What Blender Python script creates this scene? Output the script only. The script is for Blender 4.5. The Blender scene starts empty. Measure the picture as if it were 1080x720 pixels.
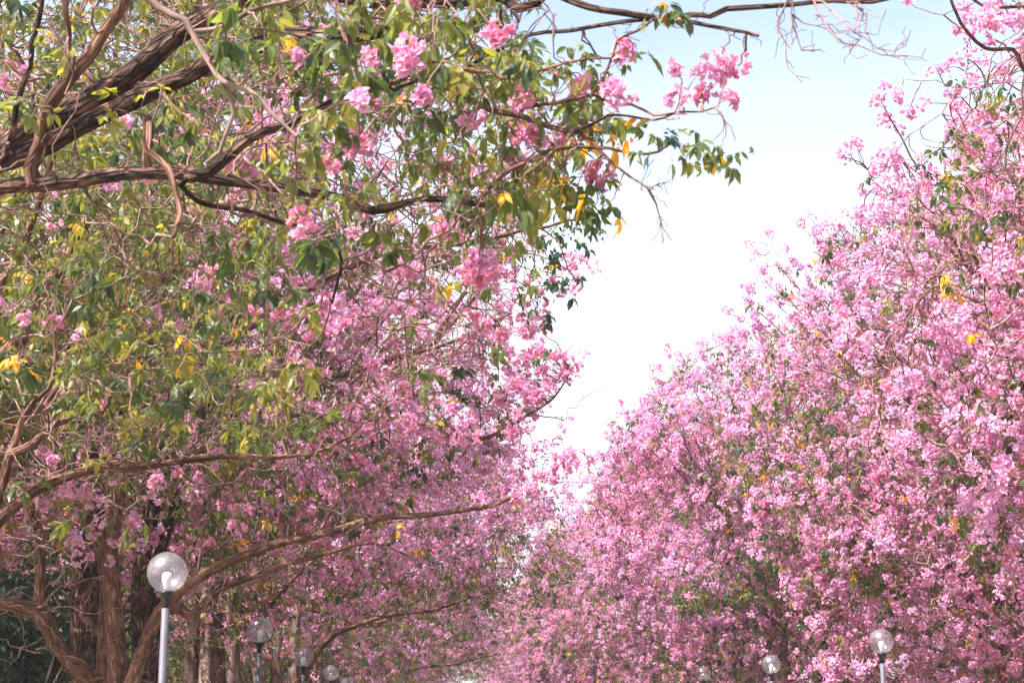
import bpy, math
import numpy as np
from mathutils import Vector, Matrix, kdtree

R = math.radians
scene = bpy.context.scene
C = scene.collection

# ------------------------------------------------------------------ camera
FPX = 1900.0                      # focal length in pixels of a 1080 px wide frame
CAM = np.array([0.0, 0.0, 1.5])
_u, _v = (455 - 540) / FPX, (360 - 775) / FPX      # where the avenue's vanishing point lies
_n = math.sqrt(1 + _u * _u + _v * _v)
PHI = math.asin(-_u / _n)                           # yaw to the right of the avenue
THETA = math.acos(1 / _n / math.cos(PHI))           # pitch upwards
cam_d = bpy.data.cameras.new('camera')
cam_d.sensor_width = 36
cam_d.lens = FPX / 1080 * 36
cam_d.clip_end = 3000
cam_d.dof.use_dof = True
cam_d.dof.focus_distance = 24
cam_d.dof.aperture_fstop = 6.3
cam = bpy.data.objects.new('camera', cam_d)
C.objects.link(cam)
cam.location = CAM
cam.rotation_euler = (R(90) + THETA, 0, -PHI)
scene.camera = cam
_F = np.array([math.sin(PHI) * math.cos(THETA), math.cos(PHI) * math.cos(THETA), math.sin(THETA)])
_Rt = np.array([math.cos(PHI), -math.sin(PHI), 0.0])
_U = np.cross(_Rt, _F)


def at(px, py, d):
    """Point seen at pixel (px, py) of the 1080x720 photo, d metres down the avenue."""
    ray = _F + _Rt * ((px - 540) / FPX) + _U * ((360 - py) / FPX)
    return CAM + ray * (d / ray[1])


# ------------------------------------------------------------------ light
SUN_DIR = Vector((-0.60, -0.46, 0.92)).normalized()      # towards the sun: high on the left
SUN_EL = math.asin(SUN_DIR.z)
SUN_AZ = math.atan2(SUN_DIR.x, SUN_DIR.y)
world = bpy.data.worlds.new('World')
scene.world = world
world.use_nodes = True
wn = world.node_tree
wn.nodes.clear()
sky = wn.nodes.new('ShaderNodeTexSky')
sky.sky_type = 'NISHITA'
sky.sun_disc = False
sky.sun_elevation = SUN_EL
sky.sun_rotation = SUN_AZ
sky.air_density = 0.8
sky.dust_density = 4.0
sky.ozone_density = 0.6
bg = wn.nodes.new('ShaderNodeBackground')
bg.inputs['Strength'].default_value = 0.15
wo = wn.nodes.new('ShaderNodeOutputWorld')
wtc = wn.nodes.new('ShaderNodeTexCoord')
wmp = wn.nodes.new('ShaderNodeMapping')
wmp.inputs['Scale'].default_value = (1.0, 1.0, 2.6)
wn.links.new(wtc.outputs['Generated'], wmp.inputs[0])
wnz = wn.nodes.new('ShaderNodeTexNoise')
wnz.inputs['Scale'].default_value = 3.2
wnz.inputs['Detail'].default_value = 5
wnz.inputs['Roughness'].default_value = 0.55
wn.links.new(wmp.outputs[0], wnz.inputs['Vector'])
wsp = wn.nodes.new('ShaderNodeSeparateXYZ')
wn.links.new(wtc.outputs['Generated'], wsp.inputs[0])
wel = wn.nodes.new('ShaderNodeMapRange')
wel.inputs['From Min'].default_value = 0.22
wel.inputs['From Max'].default_value = 0.385
wel.inputs['To Min'].default_value = 0.50
wel.inputs['To Max'].default_value = 0.0
wn.links.new(wsp.outputs[2], wel.inputs['Value'])
wcl = wn.nodes.new('ShaderNodeMapRange')
wcl.inputs['From Min'].default_value = 0.35
wcl.inputs['From Max'].default_value = 0.70
wcl.inputs['To Min'].default_value = 0.09
wcl.inputs['To Max'].default_value = 0.26
wn.links.new(wnz.outputs[0], wcl.inputs['Value'])
wad = wn.nodes.new('ShaderNodeMath')
wad.operation = 'ADD'
wad.use_clamp = True
wn.links.new(wel.outputs[0], wad.inputs[0])
wn.links.new(wcl.outputs[0], wad.inputs[1])
wmx = wn.nodes.new('ShaderNodeMix')
wmx.data_type = 'RGBA'
wn.links.new(wad.outputs[0], wmx.inputs[0])
wn.links.new(sky.outputs[0], wmx.inputs[6])
wmx.inputs[7].default_value = (4.0, 4.05, 4.12, 1)
wn.links.new(wmx.outputs[2], bg.inputs[0])
wn.links.new(bg.outputs[0], wo.inputs[0])
sun_d = bpy.data.lights.new('sun', 'SUN')
sun_d.energy = 4.6
sun_d.angle = R(0.5)
sun_d.color = (1.0, 0.96, 0.90)
sun = bpy.data.objects.new('sun', sun_d)
C.objects.link(sun)
sun.rotation_mode = 'QUATERNION'
sun.rotation_quaternion = SUN_DIR.to_track_quat('Z', 'Y')
sun.location = (-30, 10, 60)

scene.view_settings.view_transform = 'Standard'
scene.view_settings.look = 'None'
scene.view_settings.exposure = 1.52
scene.view_settings.gamma = 1.0
scene.cycles.max_bounces = 8
scene.cycles.diffuse_bounces = 4
scene.cycles.transmission_bounces = 6
scene.cycles.transparent_max_bounces = 12
scene.cycles.use_denoising = True
try:
    scene.cycles.denoiser = 'OPENIMAGEDENOISE'
    scene.cycles.denoising_input_passes = 'RGB_ALBEDO_NORMAL'
    scene.cycles.denoising_prefilter = 'ACCURATE'
except Exception:
    pass


# ------------------------------------------------------------------ materials
def newmat(name):
    m = bpy.data.materials.new(name)
    m.use_nodes = True
    nt = m.node_tree
    nt.nodes.clear()
    out = nt.nodes.new('ShaderNodeOutputMaterial')
    return m, nt, out


def ramp(nt, fac, stops):
    r = nt.nodes.new('ShaderNodeValToRGB')
    e = r.color_ramp.elements
    while len(e) < len(stops):
        e.new(0.5)
    for k, (p, c) in enumerate(stops):
        e[k].position = p
        e[k].color = (c[0], c[1], c[2], 1)
    nt.links.new(fac, r.inputs[0])
    return r.outputs[0]


def attr(nt, name, out='Fac'):
    a = nt.nodes.new('ShaderNodeAttribute')
    a.attribute_name = name
    return a.outputs[out]


def mixcol(nt, fac, a, b, mode='MIX'):
    m = nt.nodes.new('ShaderNodeMix')
    m.data_type = 'RGBA'
    m.blend_type = mode
    for sock, val in ((m.inputs[0], fac), (m.inputs[6], a), (m.inputs[7], b)):
        if isinstance(val, (int, float)):
            sock.default_value = val
        elif isinstance(val, tuple):
            sock.default_value = (val[0], val[1], val[2], 1)
        else:
            nt.links.new(val, sock)
    return m.outputs[2]


def bark_mat(name, dark, mid, light, stretch=(16, 16, 2.6), bump=0.7, dist=0.03, crack=None, crack_mix=0.9):
    m, nt, out = newmat(name)
    co = attr(nt, 'bark_co', 'Vector')
    mp = nt.nodes.new('ShaderNodeMapping')
    mp.inputs['Scale'].default_value = stretch
    nt.links.new(co, mp.inputs[0])
    n1 = nt.nodes.new('ShaderNodeTexNoise')
    n1.inputs['Scale'].default_value = 1.0
    n1.inputs['Detail'].default_value = 4.5
    n1.inputs['Roughness'].default_value = 0.58
    nt.links.new(mp.outputs[0], n1.inputs['Vector'])
    tc = nt.nodes.new('ShaderNodeTexCoord')
    n2 = nt.nodes.new('ShaderNodeTexNoise')
    n2.inputs['Scale'].default_value = 2.3
    n2.inputs['Detail'].default_value = 3
    nt.links.new(tc.outputs['Object'], n2.inputs['Vector'])
    c = ramp(nt, n1.outputs[0], [(0.39, dark), (0.5, mid), (0.62, light)])
    patch = ramp(nt, n2.outputs[0], [(0.40, (0.72, 0.62, 0.58)), (0.62, (1.22, 1.18, 1.2))])
    c = mixcol(nt, 1.0, c, patch, 'MULTIPLY')
    hgt = n1.outputs[0]
    if crack:
        mp2 = nt.nodes.new('ShaderNodeMapping')
        mp2.inputs['Scale'].default_value = crack
        wob = nt.nodes.new('ShaderNodeVectorMath')
        wob.operation = 'MULTIPLY_ADD'
        nt.links.new(n2.outputs['Color'], wob.inputs[0])
        wob.inputs[1].default_value = (0.05, 0.05, 0.25)
        nt.links.new(co, wob.inputs[2])
        nt.links.new(wob.outputs[0], mp2.inputs[0])
        vo = nt.nodes.new('ShaderNodeTexVoronoi')
        vo.feature = 'DISTANCE_TO_EDGE'
        vo.inputs['Scale'].default_value = 1.0
        nt.links.new(mp2.outputs[0], vo.inputs['Vector'])
        fis = ramp(nt, vo.outputs[0], [(0.0, (0.18, 0.15, 0.14)), (0.07, (0.6, 0.55, 0.52)), (0.16, (1, 1, 1))])
        c = mixcol(nt, crack_mix, c, fis, 'MULTIPLY')
        mm = nt.nodes.new('ShaderNodeMath')
        mm.operation = 'MULTIPLY'
        nt.links.new(n1.outputs[0], mm.inputs[0])
        nt.links.new(fis, mm.inputs[1])
        hgt = mm.outputs[0]
    p = nt.nodes.new('ShaderNodeBsdfPrincipled')
    nt.links.new(c, p.inputs['Base Color'])
    p.inputs['Roughness'].default_value = 0.85
    p.inputs['Specular IOR Level'].default_value = 0.25
    b = nt.nodes.new('ShaderNodeBump')
    b.inputs['Strength'].default_value = bump
    b.inputs['Distance'].default_value = dist
    nt.links.new(hgt, b.inputs['Height'])
    nt.links.new(b.outputs[0], p.inputs['Normal'])
    nt.links.new(p.outputs[0], out.inputs[0])
    return m


def petal_mat():
    m, nt, out = newmat('pink_petals')
    tone = attr(nt, 'tone')
    throat = attr(nt, 'throat')
    c = ramp(nt, tone, [(0.0, (0.78, 0.28, 0.47)), (0.3, (0.81, 0.40, 0.63)),
                        (0.7, (0.80, 0.48, 0.74)), (1.0, (0.73, 0.51, 0.79))])
    tp = nt.nodes.new('ShaderNodeMath')
    tp.operation = 'POWER'
    nt.links.new(throat, tp.inputs[0])
    tp.inputs[1].default_value = 2.2
    c = mixcol(nt, tp.outputs[0], c, (0.72, 0.30, 0.12))
    d = nt.nodes.new('ShaderNodeBsdfDiffuse')
    t = nt.nodes.new('ShaderNodeBsdfTranslucent')
    nt.links.new(c, d.inputs[0])
    nt.links.new(c, t.inputs[0])
    ms = nt.nodes.new('ShaderNodeMixShader')
    ms.inputs[0].default_value = 0.42
    nt.links.new(d.outputs[0], ms.inputs[1])
    nt.links.new(t.outputs[0], ms.inputs[2])
    nt.links.new(ms.outputs[0], out.inputs[0])
    return m


def leaf_mat(name, stops, trans, gloss_rough=0.36, trans_mix=0.42):
    m, nt, out = newmat(name)
    tone = attr(nt, 'tone')
    c = ramp(nt, tone, stops)
    p = nt.nodes.new('ShaderNodeBsdfPrincipled')
    nt.links.new(c, p.inputs['Base Color'])
    p.inputs['Roughness'].default_value = gloss_rough
    p.inputs['Specular IOR Level'].default_value = 0.38
    tc = mixcol(nt, 1.0, c, trans, 'MULTIPLY')
    t = nt.nodes.new('ShaderNodeBsdfTranslucent')
    nt.links.new(tc, t.inputs[0])
    ms = nt.nodes.new('ShaderNodeMixShader')
    ms.inputs[0].default_value = trans_mix
    nt.links.new(p.outputs[0], ms.inputs[1])
    nt.links.new(t.outputs[0], ms.inputs[2])
    nt.links.new(ms.outputs[0], out.inputs[0])
    return m


GREEN_STOPS = [(0.0, (0.028, 0.056, 0.042)), (0.35, (0.060, 0.092, 0.040)), (0.65, (0.125, 0.150, 0.048)),
               (0.86, (0.24, 0.22, 0.055)), (0.90, (0.52, 0.36, 0.06)), (0.96, (0.58, 0.32, 0.03)), (1.0, (0.48, 0.20, 0.03))]
M_LEAF = leaf_mat('trumpet_tree_leaves', GREEN_STOPS, (2.5, 2.3, 0.85), 0.40, 0.48)
M_DARKLEAF = leaf_mat('dark_shrub_leaves', [(0.0, (0.018, 0.045, 0.028)), (1.0, (0.035, 0.075, 0.035))], (1.6, 1.9, 1.0), 0.3, 0.25)
M_PETAL = petal_mat()
M_BARK_DARK = bark_mat('furrowed_dark_bark', (0.028, 0.017, 0.014), (0.080, 0.046, 0.037), (0.24, 0.135, 0.10), (17, 17, 5.5), 1.0, 0.05, (25, 25, 5.5))
M_BARK = bark_mat('reddish_brown_bark', (0.085, 0.044, 0.032), (0.165, 0.088, 0.062), (0.28, 0.165, 0.12), (20, 20, 5.0), 0.8, 0.03, (30, 30, 4.5), 0.55)
M_BARK_GREY = bark_mat('grey_brown_bark', (0.09, 0.065, 0.058), (0.19, 0.135, 0.115), (0.34, 0.26, 0.23), (14, 14, 2.4))
M_TWIG = bark_mat('twig_bark', (0.11, 0.065, 0.055), (0.20, 0.125, 0.105), (0.32, 0.22, 0.19), (30, 30, 6), 0.3, 0.005)


def simple_noise_mat(name, c1, c2, scale, rough=0.9, bump=0.2):
    m, nt, out = newmat(name)
    tc = nt.nodes.new('ShaderNodeTexCoord')
    n = nt.nodes.new('ShaderNodeTexNoise')
    n.inputs['Scale'].default_value = scale
    n.inputs['Detail'].default_value = 8
    nt.links.new(tc.outputs['Object'], n.inputs['Vector'])
    c = ramp(nt, n.outputs[0], [(0.35, c1), (0.65, c2)])
    p = nt.nodes.new('ShaderNodeBsdfPrincipled')
    nt.links.new(c, p.inputs['Base Color'])
    p.inputs['Roughness'].default_value = rough
    b = nt.nodes.new('ShaderNodeBump')
    b.inputs['Strength'].default_value = bump
    nt.links.new(n.outputs[0], b.inputs['Height'])
    nt.links.new(b.outputs[0], p.inputs['Normal'])
    nt.links.new(p.outputs[0], out.inputs[0])
    return m


M_GRASS = simple_noise_mat('dry_grass', (0.10, 0.085, 0.035), (0.24, 0.17, 0.10), 1.3)
M_ROAD = simple_noise_mat('asphalt', (0.045, 0.044, 0.043), (0.065, 0.062, 0.060), 9)
M_KERB = simple_noise_mat('kerb_concrete', (0.28, 0.26, 0.24), (0.40, 0.38, 0.36), 3)
M_PAINT = simple_noise_mat('road_paint', (0.55, 0.55, 0.53), (0.80, 0.80, 0.78), 14, 0.7, 0.05)
M_POST = simple_noise_mat('pale_grey_lamp_paint', (0.075, 0.072, 0.092), (0.10, 0.095, 0.118), 5, 0.6, 0.03)
M_FITTER = simple_noise_mat('black_lamp_fitting', (0.012, 0.012, 0.013), (0.03, 0.03, 0.03), 20, 0.4, 0.05)
M_BULB = simple_noise_mat('white_bulb_glass', (0.78, 0.78, 0.78), (0.84, 0.84, 0.84), 10, 0.25, 0.0)


def globe_mat():
    m, nt, out = newmat('clear_acrylic_globe')
    tr = nt.nodes.new('ShaderNodeBsdfTransparent')
    tr.inputs[0].default_value = (0.93, 0.93, 0.96, 1)
    df = nt.nodes.new('ShaderNodeBsdfDiffuse')
    df.inputs[0].default_value = (0.80, 0.79, 0.86, 1)
    tl = nt.nodes.new('ShaderNodeBsdfTranslucent')
    tl.inputs[0].default_value = (0.80, 0.79, 0.86, 1)
    gl = nt.nodes.new('ShaderNodeBsdfGlossy')
    gl.inputs['Roughness'].default_value = 0.30
    # dusty film on the plastic, thicker in places
    tc = nt.nodes.new('ShaderNodeTexCoord')
    nz = nt.nodes.new('ShaderNodeTexNoise')
    nz.inputs['Scale'].default_value = 4
    nz.inputs['Detail'].default_value = 5
    nt.links.new(tc.outputs['Object'], nz.inputs['Vector'])
    mr = nt.nodes.new('ShaderNodeMapRange')
    mr.inputs['From Min'].default_value = 0.3
    mr.inputs['From Max'].default_value = 0.75
    mr.inputs['To Min'].default_value = 0.10
    mr.inputs['To Max'].default_value = 0.12
    nt.links.new(nz.outputs[0], mr.inputs['Value'])
    a0 = nt.nodes.new('ShaderNodeMixShader')
    a0.inputs[0].default_value = 0.5
    nt.links.new(df.outputs[0], a0.inputs[1])
    nt.links.new(tl.outputs[0], a0.inputs[2])
    a1 = nt.nodes.new('ShaderNodeMixShader')
    nt.links.new(mr.outputs[0], a1.inputs[0])
    nt.links.new(tr.outputs[0], a1.inputs[1])
    nt.links.new(a0.outputs[0], a1.inputs[2])
    lw = nt.nodes.new('ShaderNodeLayerWeight')
    lw.inputs[0].default_value = 0.5
    pw_ = nt.nodes.new('ShaderNodeMath')
    pw_.operation = 'POWER'
    nt.links.new(lw.outputs['Facing'], pw_.inputs[0])
    pw_.inputs[1].default_value = 3.5
    fr = nt.nodes.new('ShaderNodeMapRange')
    fr.inputs['To Min'].default_value = 0.10
    fr.inputs['To Max'].default_value = 0.42
    nt.links.new(pw_.outputs[0], fr.inputs['Value'])
    a2 = nt.nodes.new('ShaderNodeMixShader')
    nt.links.new(fr.outputs[0], a2.inputs[0])
    nt.links.new(a1.outputs[0], a2.inputs[1])
    nt.links.new(gl.outputs[0], a2.inputs[2])
    nt.links.new(a2.outputs[0], out.inputs[0])
    return m


M_GLOBE = globe_mat()


# ------------------------------------------------------------------ mesh helpers
def build_mesh(name, V, Fc, mat, parent=None, point_attrs=None, face_attrs=None, smooth=True, loc=None):
    V = np.asarray(V, dtype=np.float32)
    Fc = np.asarray(Fc, dtype=np.int32)
    k = Fc.shape[1]
    me = bpy.data.meshes.new(name)
    me.vertices.add(len(V))
    me.vertices.foreach_set('co', V.ravel())
    me.loops.add(Fc.size)
    me.loops.foreach_set('vertex_index', Fc.ravel())
    me.polygons.add(len(Fc))
    me.polygons.foreach_set('loop_start', np.arange(0, Fc.size, k, dtype=np.int32))
    try:
        me.polygons.foreach_set('loop_total', np.full(len(Fc), k, dtype=np.int32))
    except Exception:
        pass
    me.polygons.foreach_set('use_smooth', np.full(len(Fc), smooth, dtype=bool))
    for n, a in (point_attrs or {}).items():
        a = np.asarray(a, dtype=np.float32)
        if a.ndim == 2:
            me.attributes.new(n, 'FLOAT_VECTOR', 'POINT').data.foreach_set('vector', a.ravel())
        else:
            me.attributes.new(n, 'FLOAT', 'POINT').data.foreach_set('value', a)
    for n, a in (face_attrs or {}).items():
        me.attributes.new(n, 'FLOAT', 'FACE').data.foreach_set('value', np.asarray(a, dtype=np.float32))
    me.update(calc_edges=True)
    me.materials.append(mat)
    o = bpy.data.objects.new(name, me)
    C.objects.link(o)
    if parent is not None:
        o.parent = parent
    if loc is not None:
        o.location = loc
    return o


def norm(v):
    return v / np.maximum(np.linalg.norm(v, axis=-1, keepdims=True), 1e-9)


def wave_noise(p, freq, seed):
    g = np.random.default_rng(seed)
    out = np.zeros(p.shape[:-1])
    for k in range(7):
        w = norm(g.normal(size=3)) * freq * g.uniform(0.6, 1.8)
        out += np.sin(p @ w + g.uniform(0, 6.28))
    return out / 3.0


class Tubes:
    """Collects bark tubes for one mesh."""

    def __init__(self):
        self.V, self.F, self.B, self.n = [], [], [], 0

    def add(self, pts, rad, sides=6, rough=0.0, seed=0):
        pts = np.asarray(pts, float)
        rad = np.asarray(rad, float)
        n = len(pts)
        if n < 2:
            return
        t = np.gradient(pts, axis=0)
        t = norm(t)
        # parallel transport
        ref = np.cross(t[0], [0.31, 0.21, 0.93])
        if np.linalg.norm(ref) < 0.1:
            ref = np.cross(t[0], [1, 0, 0])
        N = np.empty((n, 3))
        a = ref / np.linalg.norm(ref)
        for i in range(n):
            a = a - t[i] * a.dot(t[i])
            a = a / max(np.linalg.norm(a), 1e-9)
            N[i] = a
        B = np.cross(t, N)
        ang = np.linspace(0, 2 * np.pi, sides, endpoint=False)
        r = rad[:, None] * np.ones(sides)
        ln = np.concatenate([[0], np.cumsum(np.linalg.norm(np.diff(pts, axis=0), axis=1))])
        if rough:
            cs = np.stack([np.cos(ang), np.sin(ang)], -1)
            q = np.stack([np.broadcast_to(cs[None, :, 0], r.shape) * 1.0, np.broadcast_to(cs[None, :, 1], r.shape) * 1.0,
                          np.broadcast_to((ln / max(rad.mean(), .02))[:, None], r.shape) * 0.30], -1)
            r = r * (1 + 0.9 * rough * wave_noise(q, 2.0, seed) + 0.28 * rough * np.abs(wave_noise(q * np.array([1, 1, 0.25]), 7.5, seed + 1)))
        v = pts[:, None] + r[..., None] * (np.cos(ang)[None, :, None] * N[:, None] + np.sin(ang)[None, :, None] * B[:, None])
        bc = np.stack([np.cos(ang)[None] * rad[:, None], np.sin(ang)[None] * rad[:, None],
                       np.broadcast_to(ln[:, None], r.shape) + seed * 1.7], -1)
        i = np.arange(n - 1)[:, None] * sides
        j = np.arange(sides)[None]
        j2 = (j + 1) % sides
        f = np.stack([i + j, i + j2, i + sides + j2, i + sides + j], -1).reshape(-1, 4) + self.n
        self.V.append(v.reshape(-1, 3))
        self.B.append(bc.reshape(-1, 3))
        self.F.append(f)
        self.n += n * sides

    def add_batch(self, P, Rad, sides=3):
        """P (N,K,3), Rad (N,K): many thin twigs at once."""
        N_, K, _ = P.shape
        if N_ == 0:
            return
        t = norm(np.gradient(P, axis=1))
        ref = norm(np.cross(P[:, -1] - P[:, 0], np.array([0.3, 0.7, 0.2])))[:, None]
        a = norm(ref - t * (ref * t).sum(-1, keepdims=True))
        b = np.cross(t, a)
        ang = np.linspace(0, 2 * np.pi, sides, endpoint=False)
        v = P[:, :, None] + Rad[:, :, None, None] * (np.cos(ang)[:, None] * a[:, :, None] + np.sin(ang)[:, None] * b[:, :, None])
        bc = v - P[:, :1, None]
        i = np.arange(K - 1)[:, None] * sides
        j = np.arange(sides)[None]
        j2 = (j + 1) % sides
        f = np.stack([i + j, i + j2, i + sides + j2, i + sides + j], -1).reshape(-1, 4)
        f = (f[None] + (np.arange(N_) * K * sides)[:, None, None]).reshape(-1, 4) + self.n
        self.V.append(v.reshape(-1, 3))
        self.B.append(bc.reshape(-1, 3))
        self.F.append(f)
        self.n += N_ * K * sides

    def build(self, name, mat, parent, origin=(0, 0, 0)):
        if not self.V:
            return None
        V = np.concatenate(self.V) - np.asarray(origin)
        return build_mesh(name, V, np.concatenate(self.F), mat, parent, {'bark_co': np.concatenate(self.B)})


def catmull(pts, step):
    pts = np.asarray(pts, float)
    p = np.vstack([2 * pts[0] - pts[1], pts, 2 * pts[-1] - pts[-2]])
    out, par = [], []
    n = len(pts)
    for i in range(n - 1):
        p0, p1, p2, p3 = p[i], p[i + 1], p[i + 2], p[i + 3]
        k = max(1, int(np.linalg.norm(p2 - p1) / step))
        s = np.linspace(0, 1, k, endpoint=False)[:, None]
        out.append(0.5 * (2 * p1 + (p2 - p0) * s + (2 * p0 - 5 * p1 + 4 * p2 - p3) * s ** 2 + (3 * p1 - p0 - 3 * p2 + p3) * s ** 3))
        par.append((i + s[:, 0]) / (n - 1))
    out.append(pts[-1:])
    par.append(np.array([1.0]))
    return np.concatenate(out), np.concatenate(par)


# ------------------------------------------------------------------ flowers and leaves
def flower_template(lod):
    V, T, F = [], [], []
    if lod == 'near':
        V.append((0, 0, -1.05)); T.append(1.0)
        for k in range(5):
            a = 2 * math.pi * k / 5
            V.append((0.33 * math.cos(a), 0.33 * math.sin(a), -0.38)); T.append(0.55)
        for k in range(10):
            a = 2 * math.pi * (k / 10)
            r = 1.0 if k % 2 == 0 else 0.66
            V.append((r * math.cos(a), r * math.sin(a), (0.02 if k % 2 == 0 else 0.10))); T.append(0.0)
        for k in range(5):
            n = (k + 1) % 5
            F.append((0, 1 + k, 1 + n))
            F.append((1 + k, 6 + 2 * k, 6 + 2 * k + 1))
            F.append((1 + k, 6 + 2 * k + 1, 1 + n))
            F.append((1 + n, 6 + 2 * k + 1, 6 + (2 * k + 2) % 10))
    else:
        V.append((0, 0, -0.75)); T.append(0.85)
        for k in range(8):
            a = 2 * math.pi * k / 8
            r = 1.0 if k % 2 == 0 else 0.70
            V.append((r * math.cos(a), r * math.sin(a), 0.0 if k % 2 == 0 else 0.14)); T.append(0.0)
        for k in range(8):
            F.append((0, 1 + k, 1 + (k + 1) % 8))
    return np.array(V), np.array(T), np.array(F)


FLOWER = {k: flower_template(k) for k in ('near', 'far')}


def frames_from_z(z, g):
    """Rotation matrices with the given z axes and a random spin; columns x, y, z."""
    z = norm(z)
    r = norm(g.normal(size=z.shape))
    x = norm(np.cross(r, z))
    y = np.cross(z, x)
    return np.stack([x, y, z], -1)


def flowers(centres, axes, g, lod, per=9, crad=0.085, frad=0.036, tone_c=None):
    n = len(centres)
    if n == 0:
        return None
    cnt = g.integers(max(3, int(per * 0.55)), int(per * 1.5) + 1, size=n)
    idx = np.repeat(np.arange(n), cnt)
    m = len(idx)
    d = norm(norm(g.normal(size=(m, 3))) + 0.55 * axes[idx])
    sz = g.uniform(0.65, 1.35, size=n)[idx]
    pos = centres[idx] + d * (crad * sz * g.uniform(0.55, 1.12, size=m))[:, None]
    nz = norm(d + 0.45 * g.normal(size=(m, 3)))
    Rm = frames_from_z(nz, g)
    V0, T0, F0 = FLOWER[lod]
    s = frad * g.uniform(0.72, 1.22, size=m)
    jig = V0[None] * (1 + 0.16 * g.normal(size=(m, len(V0), 1)))
    V = pos[:, None] + np.einsum('mij,mvj->mvi', Rm, jig) * s[:, None, None]
    F = F0[None] + (np.arange(m) * len(V0))[:, None, None]
    if tone_c is None:
        tone_c = g.beta(2.2, 2.0, size=n)
    tone = np.clip(tone_c[idx] + g.normal(0, 0.13, size=m), 0, 1)
    return (V.reshape(-1, 3), F.reshape(-1, 3), np.tile(T0, m), np.repeat(tone, len(F0)))


def leaf_template():
    L = [(0.14, 0), (0.42, 0), (0.74, 0), (1.08, 0), (0.36, 0.16), (0.66, 0.19), (0.36, -0.16), (0.66, -0.19)]
    V = []
    for x, y in L:
        V.append((x, y, abs(y) * 0.35 - 0.20 * x * x))
    F = [(0, 1, 4), (1, 5, 4), (1, 2, 5), (2, 3, 5), (0, 6, 1), (1, 6, 7), (1, 7, 2), (2, 7, 3)]
    return np.array(V), np.array(F)


LEAF_V, LEAF_F = leaf_template()


def leaves(centres, axes, g, size=0.11, per=5, tone_fn=None, petiole=0.09, yellow=0.05, droop=0.8, tone_mu=0.42):
    """Clumps of drooping palmate leaves, five leaflets each."""
    n = len(centres)
    if n == 0:
        return None
    cnt = g.integers(max(2, per - 2), per + 3, size=n)
    ci = np.repeat(np.arange(n), cnt)
    m = len(ci)
    fr = frames_from_z(norm(axes + 1e-6), g)
    ph = g.uniform(0, 2 * np.pi, size=m)
    out = np.cos(ph)[:, None] * fr[ci, :, 0] + np.sin(ph)[:, None] * fr[ci, :, 1] + 0.35 * axes[ci]
    out = norm(out + g.normal(0, 0.2, size=(m, 3)))
    base = centres[ci] + out * (petiole * g.uniform(0.6, 1.4, size=m))[:, None]
    dwn = norm(out * g.uniform(0.25, 1.0, size=(m, 1)) + np.array([0, 0, -droop]) * g.uniform(0.5, 1.4, size=(m, 1)))
    side = norm(np.cross(dwn, np.array([0, 0, 1.0]) + 0.2 * g.normal(size=(m, 3))))
    angs = np.radians(np.array([-78, -40, 0, 40, 78.0]))
    lsz = np.array([0.62, 0.9, 1.0, 0.9, 0.62])
    K = 5
    A = angs[None] + g.normal(0, 0.26, size=(m, K))
    X = np.cos(A)[..., None] * dwn[:, None] + np.sin(A)[..., None] * side[:, None]
    X = norm(X + g.normal(0, 0.24, size=X.shape) + np.array([0, 0, -0.25]))
    nrm = np.cross(side, dwn)[:, None] + g.normal(0, 0.22, size=X.shape)
    Y = norm(np.cross(nrm, X))
    Z = np.cross(X, Y)
    S = (size * g.uniform(0.55, 1.4, size=(m, 1))) * lsz[None] * g.uniform(0.85, 1.15, size=(m, K))
    keep = g.uniform(size=(m, K)) < 0.78
    Bp = np.broadcast_to(base[:, None], X.shape)[keep]
    Rm = np.stack([X, Y, Z], -1)[keep]
    S = S[keep]
    li = np.broadcast_to(np.arange(m)[:, None], keep.shape)[keep]
    q = len(S)
    Vt = np.broadcast_to(LEAF_V[None], (q,) + LEAF_V.shape) * np.stack([np.ones(q), g.uniform(0.85, 1.25, q), g.uniform(0.3, 1.7, q)], -1)[:, None]
    V = Bp[:, None] + np.einsum('mij,mvj->mvi', Rm, Vt) * S[:, None, None]
    F = LEAF_F[None] + (np.arange(q) * len(LEAF_V))[:, None, None]
    tc = np.clip(g.normal(tone_mu, 0.18, size=n), 0, 0.84)
    if tone_fn is not None:
        tc = np.clip(tone_fn(centres) + g.normal(0, 0.12, size=n), 0, 0.84)
    yel_c = g.uniform(size=n) < yellow
    tl = tc[ci] + g.normal(0, 0.08, size=m)
    yel_l = np.where(yel_c[ci], g.uniform(size=m) < 0.45, g.uniform(size=m) < 0.005)
    tl = np.where(yel_l, g.uniform(0.9, 1.0, size=m), np.clip(tl, 0, 0.85))
    tone = tl[li]
    return (V.reshape(-1, 3), F.reshape(-1, 3), np.repeat(tone, len(LEAF_F)))


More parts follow.
